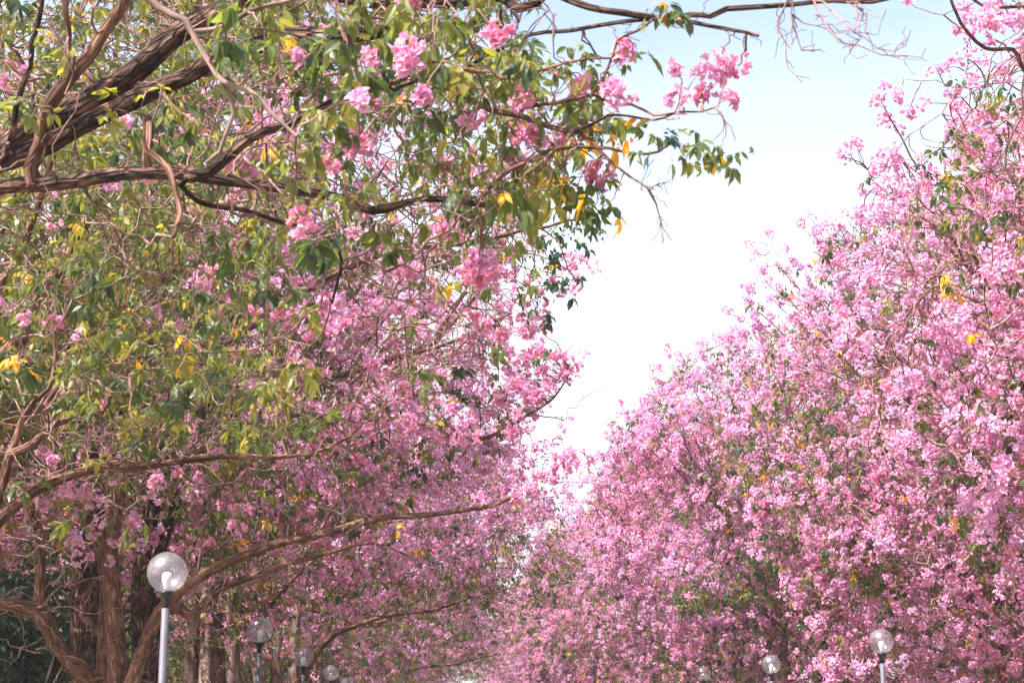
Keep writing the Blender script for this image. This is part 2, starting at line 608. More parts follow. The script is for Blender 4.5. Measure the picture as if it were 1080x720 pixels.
# ------------------------------------------------------------------ tree growth
class Skel:
    def __init__(self):
        self.pos, self.par, self.fix = [], [], []

    def add(self, p, parent, fix=0.0):
        self.pos.append(np.asarray(p, float)); self.par.append(parent); self.fix.append(fix)
        return len(self.pos) - 1

    def nearest(self, p):
        a = np.array(self.pos)
        return int(np.argmin(((a - p) ** 2).sum(1)))

    def add_line(self, pts, r0, r1, step=0.16, parent='near', g=None, wob=0.0, pw=1.0):
        q, s = catmull(pts, step)
        if wob and g is not None:
            n = len(q)
            env = np.sin(np.pi * np.clip(s * 1.2, 0, 1))[:, None]
            f = np.linspace(0, 1, n)[:, None]
            off = sum(np.sin(2 * np.pi * (f * k + g.uniform(0, 1, size=3))) / k for k in (1, 2, 3, 5))
            q = q + wob * off * env
        rad = r0 + (r1 - r0) * s ** pw
        par = self.nearest(q[0]) if (parent == 'near' and self.pos) else (parent if isinstance(parent, int) else -1)
        ids = []
        for p, r in zip(q, rad):
            par = self.add(p, par, float(r))
            ids.append(par)
        return q, rad, ids


def colonize(sk, A, g, step=0.24, dk=0.48, iters=90, trop=(0, 0, 0.05), jit=0.25, di=4.0, stop=5500):
    A = np.asarray(A, float)
    P = np.array(sk.pos)
    best = np.full(len(A), 1e9)
    bi = np.zeros(len(A), int)
    for s in range(0, len(P), 400):
        d = np.linalg.norm(A[:, None] - P[None, s:s + 400], axis=2)
        k = d.argmin(1)
        dd = d[np.arange(len(A)), k]
        u = dd < best
        best[u] = dd[u]
        bi[u] = k[u] + s
    alive = best > dk
    trop = np.asarray(trop)
    for it in range(iters):
        act = alive & (best < di)
        if not act.any() or len(sk.pos) > stop:
            break
        idx = bi[act]
        dirs = norm(A[act] - np.array(sk.pos)[idx])
        un, inv = np.unique(idx, return_inverse=True)
        acc = np.zeros((len(un), 3))
        np.add.at(acc, inv, dirs)
        acc = norm(acc) + trop + g.normal(0, jit, size=acc.shape)
        new = np.array(sk.pos)[un] + norm(acc) * step
        base = len(sk.pos)
        for p, u_ in zip(new, un):
            sk.add(p, int(u_))
        rem = np.where(alive)[0]
        d = np.linalg.norm(A[rem][:, None] - new[None], axis=2)
        k = d.argmin(1)
        dd = d[np.arange(len(rem)), k]
        u = dd < best[rem]
        best[rem[u]] = dd[u]
        bi[rem[u]] = k[u] + base
        alive &= best > dk


def radii(sk, tip=0.0055, p=2.25):
    n = len(sk.pos)
    acc = np.zeros(n)
    r = np.zeros(n)
    for i in range(n - 1, -1, -1):
        r[i] = sk.fix[i] if sk.fix[i] > 0 else max(tip, acc[i] ** (1 / p))
        if sk.par[i] >= 0:
            acc[sk.par[i]] += r[i] ** p
    for i in range(n):
        q = sk.par[i]
        if q >= 0 and sk.fix[i] == 0:
            r[i] = min(r[i], 0.85 * r[q] if sk.fix[q] > 0 else r[q])
    return r


def chains(sk, r):
    """Branch paths made of the grown (not hand-laid) nodes."""
    n = len(sk.pos)
    kids = [[] for _ in range(n)]
    for i in range(n):
        if sk.par[i] >= 0 and sk.fix[i] == 0:
            kids[sk.par[i]].append(i)
    out = []
    starts = []
    for i in range(n):
        if sk.fix[i] > 0:
            starts += kids[i]
    while starts:
        s = starts.pop()
        path = [sk.par[s], s]
        cur = s
        while kids[cur]:
            ks = sorted(kids[cur], key=lambda k: -r[k])
            starts += ks[1:]
            cur = ks[0]
            path.append(cur)
        out.append(path)
    return out


def profile_sampler(prof, lobes_seed, lob=0.16, yscale=1.0):
    zs = np.array([p[0] for p in prof])
    rs = np.array([p[1] for p in prof])

    def sample(n, g, shell=2.6):
        got = []
        tot = 0
        rmax = rs.max()
        while tot < n:
            k = n * 3
            z = g.uniform(zs[0], zs[-1], k)
            rr = np.interp(z, zs, rs)
            ok = g.uniform(size=k) < (rr / rmax) ** 1.4
            z, rr = z[ok], rr[ok]
            a = g.uniform(0, 2 * np.pi, len(z))
            pt = np.stack([np.cos(a), np.sin(a), z / 4.0], -1)
            rr = rr * (1 + lob * wave_noise(pt, 2.6, lobes_seed))
            rad = rr * g.uniform(size=len(z)) ** (1 / shell)
            got.append(np.stack([rad * np.cos(a), yscale * rad * np.sin(a), z], -1))
            tot += len(z)
        return np.concatenate(got)[:n]
    return sample


def twig_paths(P0, P1, g, K=5, sag=0.10):
    n = len(P0)
    s = np.linspace(0, 1, K)[None, :, None]
    L = np.linalg.norm(P1 - P0, axis=1)[:, None, None]
    mid = g.normal(0, 1, size=(n, 1, 3)) * sag * L
    w = g.normal(0, 0.05, size=(n, K, 3)) * L * np.sin(np.pi * s)
    return P0[:, None] * (1 - s) + P1[:, None] * s + mid * (4 * s * (1 - s)) + w


def tag(o, label=None, cat=None, group=None, kind=None):
    if label: o['label'] = label
    if cat: o['category'] = cat
    if group: o['group'] = group
    if kind: o['kind'] = kind
    return o


def empty(name, loc, label, cat, group=None):
    o = bpy.data.objects.new(name, None)
    o.empty_display_size = 0.3
    C.objects.link(o)
    o.location = loc
    return tag(o, label, cat, group)


def merge_tri(lst, nattr):
    lst = [x for x in lst if x is not None]
    V, F, rest, off = [], [], [[] for _ in range(nattr)], 0
    for x in lst:
        V.append(x[0]); F.append(x[1] + off); off += len(x[0])
        for k in range(nattr):
            rest[k].append(x[2 + k])
    return [np.concatenate(V), np.concatenate(F)] + [np.concatenate(r_) for r_ in rest]


# lamp positions are needed here because the crowns are pruned around the lamps
LEFT_LAMPS = [(-2.65, 18.1), (-2.65, 28.1), (-2.65, 38.0), (-2.65, 47.6), (-2.65, 57.4)]
RIGHT_LAMPS = [(7.28, 29.3), (7.28, 39.0), (7.28, 49.0)]
GLOBE_Z_L, GLOBE_Z_R = 3.08, 2.99


def lamp_clear(p, rad=0.72):
    """False for points too near a lamp or on the cleared strip of lawn in front of it."""
    ok = np.ones(len(p), bool)
    for lamps, z in ((LEFT_LAMPS, GLOBE_Z_L), (RIGHT_LAMPS, GLOBE_Z_R)):
        for (x, y) in lamps:
            a = np.array([x, y, z])
            b = CAM + (a - CAM) * 0.3
            t = np.clip(((p - b) @ (a - b)) / ((a - b) @ (a - b)), 0, 1)
            q = b + t[:, None] * (a - b)
            d = p - q
            d[:, 2] *= 0.6
            ok &= np.linalg.norm(d, axis=1) > rad * (0.35 + 0.65 * t)
    return ok


def grow_tree(name, base, seed, label, prof, stems, limbs, group,
              n_attr=1500, n_fl=7000, n_lf=700, n_bare=500, lod='far', pink_fn=None, shell=2.6,
              yellow=0.06, leaf_size=0.11, leaf_per=4, tone_mu=0.45, bark=M_BARK, dk=0.48, step=0.24,
              per=8, crad=0.095, frad=0.040, extra=None, reject=True, gate=0.25, drop=0, twig_r=0.006,
              lob=0.16, inner_bare=0, limb_bark=None, clumpf=1.5, n_sprig=70, extra_fl=None, extra_lf=None, thin=None, n_shoot=60):
    """stems / limbs: lists of (points in world space, r0, r1). Returns the tree's Empty."""
    g = np.random.default_rng(seed)
    base = np.asarray(base, float)
    root = empty(name, base, label, 'tree', group)
    sk = Skel()
    tb = Tubes()
    for k, (pts, r0, r1) in enumerate(stems):
        q, rad, ids = sk.add_line(pts, r0, r1, 0.14, parent=-1, g=g, wob=0.02)
        rr = rad * (1 + 0.55 * np.exp(-(q[:, 2] - base[2]) / 0.35))
        if isinstance(bark, list):
            tb = Tubes()
        tb.add(q, rr, 20, 0.10, seed + k)
        if isinstance(bark, list):
            tb.build('trunk', bark[k % len(bark)], root, base)
    if not isinstance(bark, list):
        tb.build('trunk', bark, root, base)
    for k, (pts, r0, r1) in enumerate(limbs):
        q, rad, ids = sk.add_line(pts, r0, r1, 0.14, g=g, wob=0.035, pw=0.7)
        t = Tubes()
        par = sk.par[ids[0]]
        q2 = np.vstack([sk.pos[par], q]) if np.linalg.norm(sk.pos[par] - q[0]) > 0.02 else q
        r2 = np.concatenate([[rad[0]], rad]) if len(q2) > len(q) else rad
        t.add(q2, r2, 10, 0.09, seed + 31 + k)
        t.build('limb', limb_bark or bark, root, base)
    samp = profile_sampler(prof, seed + 5, lob)
    A = samp(n_attr, g, shell) + base
    if extra is not None:
        A = np.concatenate([A, extra])
    # sprigs that reach out past the crown's outline
    sp = []
    if n_sprig:
        s0 = samp(n_sprig * 3, g, 12.0) + base
        s0 = s0[s0[:, 2] > 4.5][:n_sprig]
        out = norm((s0 - base - np.array([0, 0, 5.5])) * np.array([1, 1, 0.9]) + g.normal(0, 0.7, s0.shape) + np.array([0, 0, 1.3]))
        L = g.uniform(0.3, 1.0, size=len(s0)) * np.where(g.uniform(size=len(s0)) < 0.2, 1.6, 1.0)
        for tt in (0.33, 0.66, 1.0):
            sp.append(s0 + out * (L * tt)[:, None] + g.normal(0, 0.06, s0.shape))
        sp = np.concatenate(sp)
        A = np.concatenate([A, sp])
    if reject:
        A = A[lamp_clear(A, 0.8)]
    colonize(sk, A, g, step=step, dk=dk)
    r = radii(sk, tip=0.0075)
    bt = Tubes()
    pos = np.array(sk.pos)
    for c in chains(sk, r):
        rr = r[c].copy()
        rr[0] = rr[1]
        mx = rr.max()
        bt.add(pos[c], rr, 8 if mx > 0.05 else (5 if mx > 0.015 else 4), 0.0, len(c))
    # long slender shoots that fan out and up through the crown
    shoot_tips = []
    src = np.where((r > 0.016) & (pos[:, 2] > base[2] + 3.2))[0]
    for i in g.choice(src, min(n_shoot, len(src))):
        rel = pos[i] - base
        out = norm(np.array([rel[0], rel[1], 0.0]) + g.normal(0, 0.8, 3) * np.array([1, 1, 0]))
        d0_ = norm(out * g.uniform(0.6, 1.2) + np.array([0, 0, g.uniform(0.5, 1.3)]))
        L_ = g.uniform(1.4, 3.4)
        tt = np.linspace(0, 1, 11)[:, None]
        bend = g.normal(0, 0.14, 3) + np.array([0, 0, 0.16])
        pth = pos[i] + d0_ * tt * L_ + bend * (tt ** 2) * L_
        pth[1:] += g.normal(0, 0.012, (10, 3)) * L_
        if reject and not lamp_clear(pth, 0.5).all():
            continue
        hh = np.interp(pth[-1, 2] - base[2], [p_[0] for p_ in prof], [p_[1] for p_ in prof], right=0.0)
        if np.hypot(*(pth[-1, :2] - base[:2])) > hh + 1.0 or pth[-1, 2] - base[2] > prof[-1][0] + 0.5:
            continue
        bt.add(pth, np.linspace(0.026, 0.008, 11) * g.uniform(0.7, 1.3), 5, 0, i)
        shoot_tips.append(pth[[6, 8, 9, 10, 10]])
    # fine twigs carry the blossoms and the leaves
    kd = kdtree.KDTree(len(pos))
    for i, p in enumerate(pos):
        kd.insert(p, i)
    kd.balance()

    def attach(pts, rtwig, sag=0.10):
        idx = np.array([kd.find(p)[1] for p in pts])
        P0 = pos[idx]
        d = np.linalg.norm(pts - P0, axis=1)
        P = twig_paths(P0, pts, g, 5, sag)
        rad = np.linspace(1.5, 0.7, 5)[None] * rtwig * g.uniform(0.7, 1.3, size=(len(pts), 1))
        bt.add_batch(P, rad, 3)
        return norm(P[:, -1] - P[:, -2])

    def cand(n, sh):
        q = samp(int(n * 3.2), g, sh) + base
        nz = wave_noise(q, clumpf, seed + 9)
        nz = nz * 0.55 + 0.6 * wave_noise(q, clumpf * 2.6, seed + 10) + 0.45 * wave_noise(q, 0.75, seed + 12)
        q = q[g.uniform(size=len(q)) < np.clip(0.45 + gate * 1.9 * nz, 0.03, 1)]
        if thin is not None:
            q = q[g.uniform(size=len(q)) < thin(q)]
        d = np.array([kd.find(p)[2] for p in q])
        q = q[d < 1.0]
        if reject:
            q = q[lamp_clear(q)]
        return q[:n]

    fl, lf = [], []
    q = cand(n_fl + n_lf, shell + 0.3)
    if pink_fn is None:
        pr = np.clip(n_fl / (n_fl + n_lf) + 0.62 * wave_noise(q, 1.1, seed + 3) * (n_lf / (n_fl + n_lf)) ** 0.5, 0, 1)
    else:
        pr = pink_fn(q)
    isf = g.uniform(size=len(q)) < pr
    qf, ql = q[isf], q[~isf]
    qf = np.repeat(qf[:max(1, len(qf) // 3)], 3, axis=0)
    qf = qf + norm(g.normal(size=qf.shape)) * g.uniform(0.05, 0.34, size=(len(qf), 1))
    if reject:
        qf = qf[lamp_clear(qf)]
    if len(sp):
        e = np.concatenate([sp, sp + g.normal(0, 0.12, sp.shape)])
        e = e[np.array([kd.find(p)[2] for p in e]) < 0.7]
        if reject:
            e = e[lamp_clear(e)]
        k_ = g.uniform(size=len(e)) < 0.62
        qf = np.concatenate([qf, e[k_]])
    if shoot_tips:
        e = np.concatenate(shoot_tips)
        e = e + g.normal(0, 0.07, e.shape)
        keep_ = g.uniform(size=len(e)) < (0.85 if pink_fn is None else np.clip(pink_fn(e), 0, 0.85))
        tips_f, tips_l = e[keep_], e[~keep_]
    else:
        tips_f = tips_l = np.zeros((0, 3))
    def in_reach(p_, lim=0.75):
        return p_[np.array([kd.find(x_)[2] for x_ in p_]) < lim]

    if extra_lf is not None:
        extra_lf = in_reach(extra_lf, 1.1)
        ql = np.concatenate([ql, extra_lf])
    if extra_fl is not None:
        extra_fl = in_reach(extra_fl)
        qf = np.concatenate([qf, extra_fl])
    if len(qf):
        ax = norm(attach(qf, twig_r) + np.array([0, 0, 0.3]))
        fl.append(flowers(qf, ax, g, lod, per, crad, frad,
                          np.clip(0.5 + 0.16 * wave_noise(qf, 1.0, seed + 77) + g.normal(0, 0.16, len(qf)), 0, 1)))
    if len(tips_f):
        fl.append(flowers(tips_f, np.tile([[0, 0, 1.0]], (len(tips_f), 1)), g, lod, per, crad, frad))
    if len(tips_l):
        lf.append(leaves(tips_l, np.tile([[0, 0, 1.0]], (len(tips_l), 1)), g, leaf_size, leaf_per, yellow=yellow, tone_mu=tone_mu))
    if len(ql):
        ax = attach(ql, twig_r)
        lf.append(leaves(ql, ax, g, leaf_size, leaf_per, yellow=yellow, tone_mu=tone_mu))
    if n_bare:
        qb = cand(n_bare, shell + 1.0)
        qb = qb + norm(g.normal(size=qb.shape)) * 0.18
        attach(qb, twig_r * 0.8, 0.2)
    if inner_bare:
        # dry, kinked dead twigs under the crown
        src = np.where((r > 0.02))[0]
        s0 = pos[g.choice(src, inner_bare)]
        L = g.uniform(0.5, 1.7, size=(inner_bare, 1, 1))
        dirs = norm(g.normal(size=(inner_bare, 3)) + np.array([0.1, 0, 0.1]))
        stp = norm(dirs[:, None] + g.normal(0, 0.5, size=(inner_bare, 9, 3))) * L / 9
        P = s0[:, None] + np.concatenate([np.zeros((inner_bare, 1, 3)), np.cumsum(stp, 1)], 1)
        ok = P[:, :, 2].min(1) > 1.6
        bt.add_batch(P[ok], (np.linspace(1.4, 0.5, 10)[None] * g.uniform(0.006, 0.013, size=(inner_bare, 1)))[ok], 4)
    bt.build('branches', M_TWIG, root, base)
    if fl:
        V, F, T, tone = merge_tri(fl, 2)
        build_mesh('blossoms', V - base, F, M_PETAL, root, {'throat': T}, {'tone': tone}, smooth=False)
    if lf:
        V, F, tone = merge_tri(lf, 1)
        build_mesh('foliage', V - base, F, M_LEAF, root, None, {'tone': tone}, smooth=False)
    root['_tmp'] = 0
    del root['_tmp']
    return root


def copy_tree(src, loc, rotz, scale, label, group):
    r = src.copy()
    C.objects.link(r)
    r.location = loc
    r.rotation_euler = (0, 0, rotz)
    r.scale = (scale, scale, scale)
    tag(r, label, 'tree', group)
    for ch in list(src.children):
        c = ch.copy()
        C.objects.link(c)
        c.parent = r
    return r


# ------------------------------------------------------------------ setting: ground, road, kerbs
def sheet(name, x0, x1, y0, y1, z, mat):
    o = build_mesh(name, [(x0, y0, z), (x1, y0, z), (x1, y1, z), (x0, y1, z)], [(0, 1, 2, 3)], mat, smooth=False)
    return tag(o, kind='structure')


def box_arrays(x0, x1, y0, y1, z0, z1):
    v = [(x, y, z) for z in (z0, z1) for y in (y0, y1) for x in (x0, x1)]
    f = [(0, 2, 3, 1), (4, 5, 7, 6), (0, 1, 5, 4), (2, 6, 7, 3), (0, 4, 6, 2), (1, 3, 7, 5)]
    return v, f


sheet('lawn', -700, 700, -500, 900, 0.0, M_GRASS)
v, f = box_arrays(-720, 720, -520, 920, -1.0, 14.6)
m_hz, nt_, out_ = newmat('pale_haze_air')
pv = nt_.nodes.new('ShaderNodeVolumePrincipled')
pv.inputs['Color'].default_value = (0.95, 0.95, 0.97, 1)
pv.inputs['Density'].default_value = 0.0007
pv.inputs['Anisotropy'].default_value = 0.35
nt_.links.new(pv.outputs[0], out_.inputs['Volume'])
tag(build_mesh('haze', v, f, m_hz, smooth=False), kind='stuff')
sheet('road', -1.6, 6.2, -120, 400, 0.004, M_ROAD)
for nm, x in (('kerb', -1.75), ('kerb', 6.2)):
    v, f = box_arrays(x, x + 0.15, -120, 400, -0.02, 0.13)
    tag(build_mesh(nm, v, f, M_KERB, smooth=False), kind='structure')
V, F = [], []
for k in range(-10, 45):
    y = k * 9.0
    b = len(V)
    V += [(2.24, y, 0.008), (2.36, y, 0.008), (2.36, y + 3, 0.008), (2.24, y + 3, 0.008)]
    F.append((b, b + 1, b + 2, b + 3))
tag(build_mesh('road_marking', V, F, M_PAINT, smooth=False), kind='structure')


# ------------------------------------------------------------------ street lamps
def lathe(prof, sides=32):
    V, F = [], []
    for (r, z) in prof:
        for k in range(sides):
            a = 2 * math.pi * k / sides
            V.append((r * math.cos(a), r * math.sin(a), z))
    for i in range(len(prof) - 1):
        for k in range(sides):
            k2 = (k + 1) % sides
            F.append((i * sides + k, i * sides + k2, (i + 1) * sides + k2, (i + 1) * sides + k))
    return V, F


def make_lamp(loc, globe_z, label, group):
    root = empty('street_lamp', (loc[0], loc[1], 0), label, 'street lamp', group)
    g0 = globe_z - 0.2                                   # bottom of the globe
    V, F = lathe([(0.0, 0.0), (0.13, 0.0), (0.13, 0.03), (0.062, 0.05), (0.062, 0.75), (0.042, 0.80), (0.039, g0 - 0.155), (0.030, g0 - 0.15)], 24)
    build_mesh('post', V, F, M_POST, root)
    V, F = lathe([(0.0, g0 - 0.165), (0.036, g0 - 0.165), (0.036, g0 - 0.07), (0.050, g0 - 0.055), (0.078, g0 - 0.012), (0.080, g0 + 0.012),
                  (0.062, g0 + 0.016), (0.0, g0 + 0.016)], 24)
    build_mesh('fitter', V, F, M_FITTER, root)
    prof = []
    n = 22
    for i in range(n + 1):
        a = math.pi * (0.115 + (1 - 0.115) * i / n)
        prof.append((max(0.0001, 0.2 * math.sin(a)), globe_z - 0.2 * math.cos(a)))
    V, F = lathe(prof, 40)
    build_mesh('globe', V, F, M_GLOBE, root)
    gt = np.random.default_rng(int(loc[1] * 10))
    root.rotation_euler = (gt.normal(0, R(0.35)), gt.normal(0, R(0.35)), gt.uniform(0, 6))
    b = g0 + 0.016
    V, F = lathe([(0.0, b), (0.028, b), (0.030, b + 0.045), (0.036, b + 0.055), (0.036, b + 0.075), (0.048, b + 0.09), (0.050, b + 0.15),
                  (0.042, b + 0.172), (0.02, b + 0.185), (0.0, b + 0.187)], 20)
    build_mesh('bulb', V, F, M_BULB, root)
    return root


LL = ['nearest and largest globe lamp on the left, before the dark multi-stemmed trunk',
      'second globe lamp from the left edge, smaller, beside the fused reddish trunks',
      'third globe lamp of the left row, post barely showing under the globe',
      'fourth globe lamp of the left row, only globe and black fitting visible',
      'smallest, farthest globe lamp of the left row, just peeking over the bottom edge']
for k, (x, y) in enumerate(LEFT_LAMPS):
    make_lamp((x, y), GLOBE_Z_L, LL[k], 'globe lamps along the left verge')
LR = ['largest globe lamp on the right, grey post showing, before green and yellow leaves',
      'middle globe lamp on the right, before a wall of pink blossom',
      'leftmost and smallest globe lamp on the right, cut off by the bottom edge']
for k, (x, y) in enumerate(RIGHT_LAMPS):
    make_lamp((x, y), GLOBE_Z_R + (0, 0.0, 0.13)[k], LR[k], 'globe lamps along the right verge')


# ------------------------------------------------------------------ generic trumpet tree layout
def generic_layout(base, seed, height, spread, nst=3, nlimb=7, lean=(0, 0)):
    g = np.random.default_rng(seed + 1000)
    b = np.asarray(base, float)
    stems, limbs = [], []
    tops = []
    for k in range(nst):
        a = 2 * math.pi * (k / nst) + g.uniform(-0.4, 0.4)
        o = np.array([math.cos(a), math.sin(a), 0]) * 0.17
        top = b + o * 3.2 + np.array([0, 0, height * g.uniform(0.28, 0.36)]) + np.array([lean[0], lean[1], 0])
        stems.append(([b + o, b + o * 1.25 + np.array([0, 0, 1.0]), b + o * 1.9 + np.array([0, 0, 2.1]), top], 0.19, 0.12))
        tops.append(top)
    for k in range(nlimb):
        a = 2 * math.pi * (k / nlimb) + g.uniform(-0.3, 0.3)
        t0 = tops[int(np.argmax([math.cos(a) * (t[0] - b[0]) + math.sin(a) * (t[1] - b[1]) for t in tops]))]
        rr = spread * g.uniform(0.55, 0.85)
        zz = height * g.uniform(0.5, 0.85)
        end = b + np.array([math.cos(a) * rr, math.sin(a) * rr, zz])
        m1 = t0 * 0.65 + end * 0.35 + np.array([0, 0, 0.35]) + g.normal(0, 0.15, 3)
        m2 = t0 * 0.3 + end * 0.7 + np.array([0, 0, 0.3]) + g.normal(0, 0.2, 3)
        limbs.append(([t0 - np.array([0, 0, 0.1]), m1, m2, end], 0.10, 0.03))
    top = b + np.array([g.uniform(-.6, .6), g.uniform(-.6, .6), height * 0.88])
    limbs.append(([tops[0], tops[0] * 0.5 + top * 0.5 + np.array([0.2, 0.1, 0]), top], 0.11, 0.03))
    return stems, limbs


PROF_PINK = [(1.5, 1.6), (2.4, 3.3), (4.0, 4.2), (5.0, 5.0), (6.5, 5.5), (8.2, 5.4), (10.0, 4.5), (11.3, 3.2), (12.1, 1.8), (12.5, 0.4)]
ROW_X = 10.2
protos = []
RIGHT_LABELS = ['nearest pink trumpet tree on the right, filling the right edge with large flower balls',
                'second pink trumpet tree on the right, crown rising behind the middle right lamp',
                'third pink trumpet tree on the right, its rounded top lower against the sky']
for k, y in enumerate((22.5, 35.0, 47.5)):
    b = (ROW_X + (1.15, 0.8, -0.5)[k], y, 0)
    stems, limbs = generic_layout(b, 40 + k, 12.3, 5.4)
    extra = None
    if k == 0:
        # the bough that dips into the top right corner
        limbs.append(([np.array(b) + (-2.0, -2.6, 8.6), at(1130, -10, 18.5), at(1085, 75, 17.3), at(1062, 52, 16.8), at(1035, 48, 16.3), at(1012, 22, 16.0), at(1000, -8, 15.7), at(985, -30, 15.5)], 0.034, 0.012))
        limbs.append(([at(1130, -10, 18.5), at(1078, 12, 17.0), at(1040, 5, 16.4), at(1005, -14, 16)], 0.025, 0.012))
    # low sprays that hang over the foot of the tree on the avenue side
    ge = np.random.default_rng(900 + k)
    low = np.array(b) + np.stack([ge.uniform(-3.6, 1.5, 620), ge.uniform(-4.2, -1.2, 620), ge.uniform(1.2, 5.6, 620)], -1)
    low = low[lamp_clear(low, 0.7)]
    low = low[wave_noise(low, 1.6, 31 + k) > -0.25]
    extra = low[::3] if extra is None else np.concatenate([extra, low[::3]])
    xlf = None
    if k == 1:      # a dark leafy bough that still holds its foliage
        xlf = at(908, 578, 32.4) + ge.normal(0, 1, (60, 3)) * np.array([0.28, 0.3, 0.22])
        xlf = np.concatenate([xlf, at(915, 605, 32.4) + ge.normal(0, 1, (40, 3)) * np.array([0.2, 0.3, 0.2])])
        extra = np.concatenate([extra, xlf[::4]])
    if k == 2:
        xlf = at(735, 628, 44.6) + ge.normal(0, 1, (90, 3)) * np.array([0.6, 0.4, 0.25])
        extra = np.concatenate([extra, xlf[::4]])
    t = grow_tree('trumpet_tree', b, 60 + k, RIGHT_LABELS[k], PROF_PINK, stems, limbs, 'pink trumpet trees along the right side',
                  n_attr=1900, n_fl=(5600, 4500, 4500)[k], n_lf=(1700, 2300, 2300)[k], n_bare=3000, lod='far', gate=0.50,
                  yellow=0.09, leaf_per=4, tone_mu=0.46, per=18, crad=0.105, frad=0.036, n_sprig=60, n_shoot=330, twig_r=0.0075, leaf_size=0.125, extra_fl=low[:260], extra_lf=xlf)
    protos.append(t)

rng = np.random.default_rng(5)
FAR_R = ['fourth pink tree of the right row, mid-distance, below the dip of white sky',
         'fifth pink tree of the right row, hazier, lower than its nearer neighbour']
for k in range(12):
    y = 60 + 12.5 * k
    lab = FAR_R[k] if k < 2 else 'small distant pink tree in the right row where the avenue narrows'
    copy_tree(protos[(k + 1) % 3], (ROW_X + 0.1 + rng.uniform(-.4, .4), y + rng.uniform(-1, 1), 0), rng.uniform(0, 6.28), rng.uniform(1.0, 1.1), lab, 'pink trumpet trees along the right side')
for k, y in enumerate((30, 43, 56, 70)):
    copy_tree(protos[k % 3], (ROW_X + 10 + rng.uniform(-1, 1), y, 0), rng.uniform(0, 6.28), 0.85 + 0.05 * (k % 2),
              'pink tree of the second row, showing through gaps behind the right row', 'second row of pink trees behind the right row')

# ------------------------------------------------------------------ left row, second tree (behind the nearest lamp)
D2 = 24.2
base2 = at(105, 775, D2); base2[2] = 0


def px(lst, d0, d1=None):
    d1 = d0 if d1 is None else d1
    n = len(lst)
    return [at(x, y, d0 + (d1 - d0) * i / max(1, n - 1)) for i, (x, y) in enumerate(lst)]


def ground_start(pts):
    p = np.array(pts[0], float)
    q = p.copy(); q[2] = -0.05
    return [q] + list(pts)


stems2 = [(ground_start(px([(96, 745), (95, 700), (93, 640), (97, 580), (112, 520), (122, 450), (140, 370), (160, 300)], 24.6, 25.2)), 0.27, 0.10),
          (ground_start(px([(125, 745), (124, 690), (121, 620), (118, 560), (127, 500), (140, 440), (150, 370), (130, 290)], 23.9, 23.0)), 0.15, 0.07),
          (ground_start(px([(150, 745), (149, 690), (146, 620), (156, 560), (166, 500), (186, 430), (215, 370), (260, 310)], 24.5, 25.5)), 0.15, 0.06),
          (ground_start(px([(163, 745), (162, 690), (164, 620), (176, 560), (200, 500), (235, 440)], 25.0, 25.6)), 0.13, 0.05),
          (ground_start(px([(84, 745), (83, 700), (80, 640), (84, 580), (100, 520), (96, 450)], 25.0, 24.6)), 0.14, 0.06),
          (ground_start(px([(110, 745), (111, 690), (112, 600), (92, 545), (72, 505), (50, 440), (20, 380)], 24.3, 23.4)), 0.13, 0.06)]
limbs2 = [(px([(133, 735), (150, 690), (166, 655), (186, 630), (216, 607), (255, 588), (300, 568), (350, 558), (400, 545), (450, 542), (490, 537), (530, 529), (565, 505), (590, 490)], 23.7, 20.6), 0.112, 0.011),
          (px([(190, 640), (205, 650), (232, 622), (262, 604), (290, 594), (315, 591), (345, 582), (380, 573), (403, 575), (440, 590)], 23.4, 21.8), 0.075, 0.010),
          (px([(95, 715), (72, 690), (54, 666), (39, 651), (15, 641), (-30, 628), (-90, 600)], 24.2, 22.5), 0.13, 0.07),
          (px([(40, 652), (41, 600), (38, 550), (28, 490), (10, 420), (-10, 350)], 23.3, 22.6), 0.08, 0.04),
          (px([(122, 450), (180, 400), (260, 350), (340, 300), (420, 262), (500, 255), (560, 240)], 25.2, 22.0), 0.08, 0.012),
          (px([(186, 430), (250, 420), (330, 400), (410, 380), (480, 360), (540, 330)], 24.8, 21.2), 0.07, 0.012),
          (px([(150, 370), (200, 290), (280, 220), (370, 150), (450, 100), (520, 60)], 23.6, 23.0), 0.085, 0.025),
          (px([(166, 500), (230, 470), (320, 450), (420, 440), (500, 460), (560, 435), (585, 418), (603, 390)], 24.0, 21.5), 0.07, 0.007),
          (px([(130, 290), (110, 220), (60, 140), (20, 60), (-40, -20)], 23.0, 22.0), 0.07, 0.03),
          (px([(160, 300), (190, 220), (200, 130), (240, 30), (260, -80)], 25.2, 26), 0.08, 0.03),
          (px([(140, 440), (100, 380), (40, 330), (-40, 290), (-140, 250)], 23.5, 21.5), 0.07, 0.03)]
PROF2 = [(3.6, 1.5), (4.4, 3.6), (5.2, 5.4), (6.5, 6.3), (8.2, 6.1), (10.0, 5.0), (11.4, 3.4), (12.2, 1.6), (12.5, 0.3)]


EXTRA2 = np.array([at(x + dx, y + dy, d) for (x, y, d) in
                   [(556, 378, 21.6), (570, 372, 21.6), (590, 376, 21.5), (600, 386, 21.5), (597, 392, 21.5), (574, 390, 21.6), (545, 405, 21.8), (560, 412, 21.7), (578, 408, 21.6),
                    (548, 436, 21.8), (530, 420, 22), (562, 420, 21.7), (540, 452, 21.9), (590, 488, 20.6), (575, 500, 20.7), (545, 520, 20.9), (600, 482, 20.6), (560, 512, 20.8)]
                   for (dx, dy) in ((0, 0), (5, 3), (-4, 4))])


def pink2(q):
    x = q[:, 0] + 0.5 * wave_noise(q, 0.9, 4)
    p = np.clip((x + 3.2) / 2.6, 0.06, 0.80)
    low = np.clip((5.2 - q[:, 2]) / 0.8, 0, 1)
    return np.maximum(p, low * 0.75)


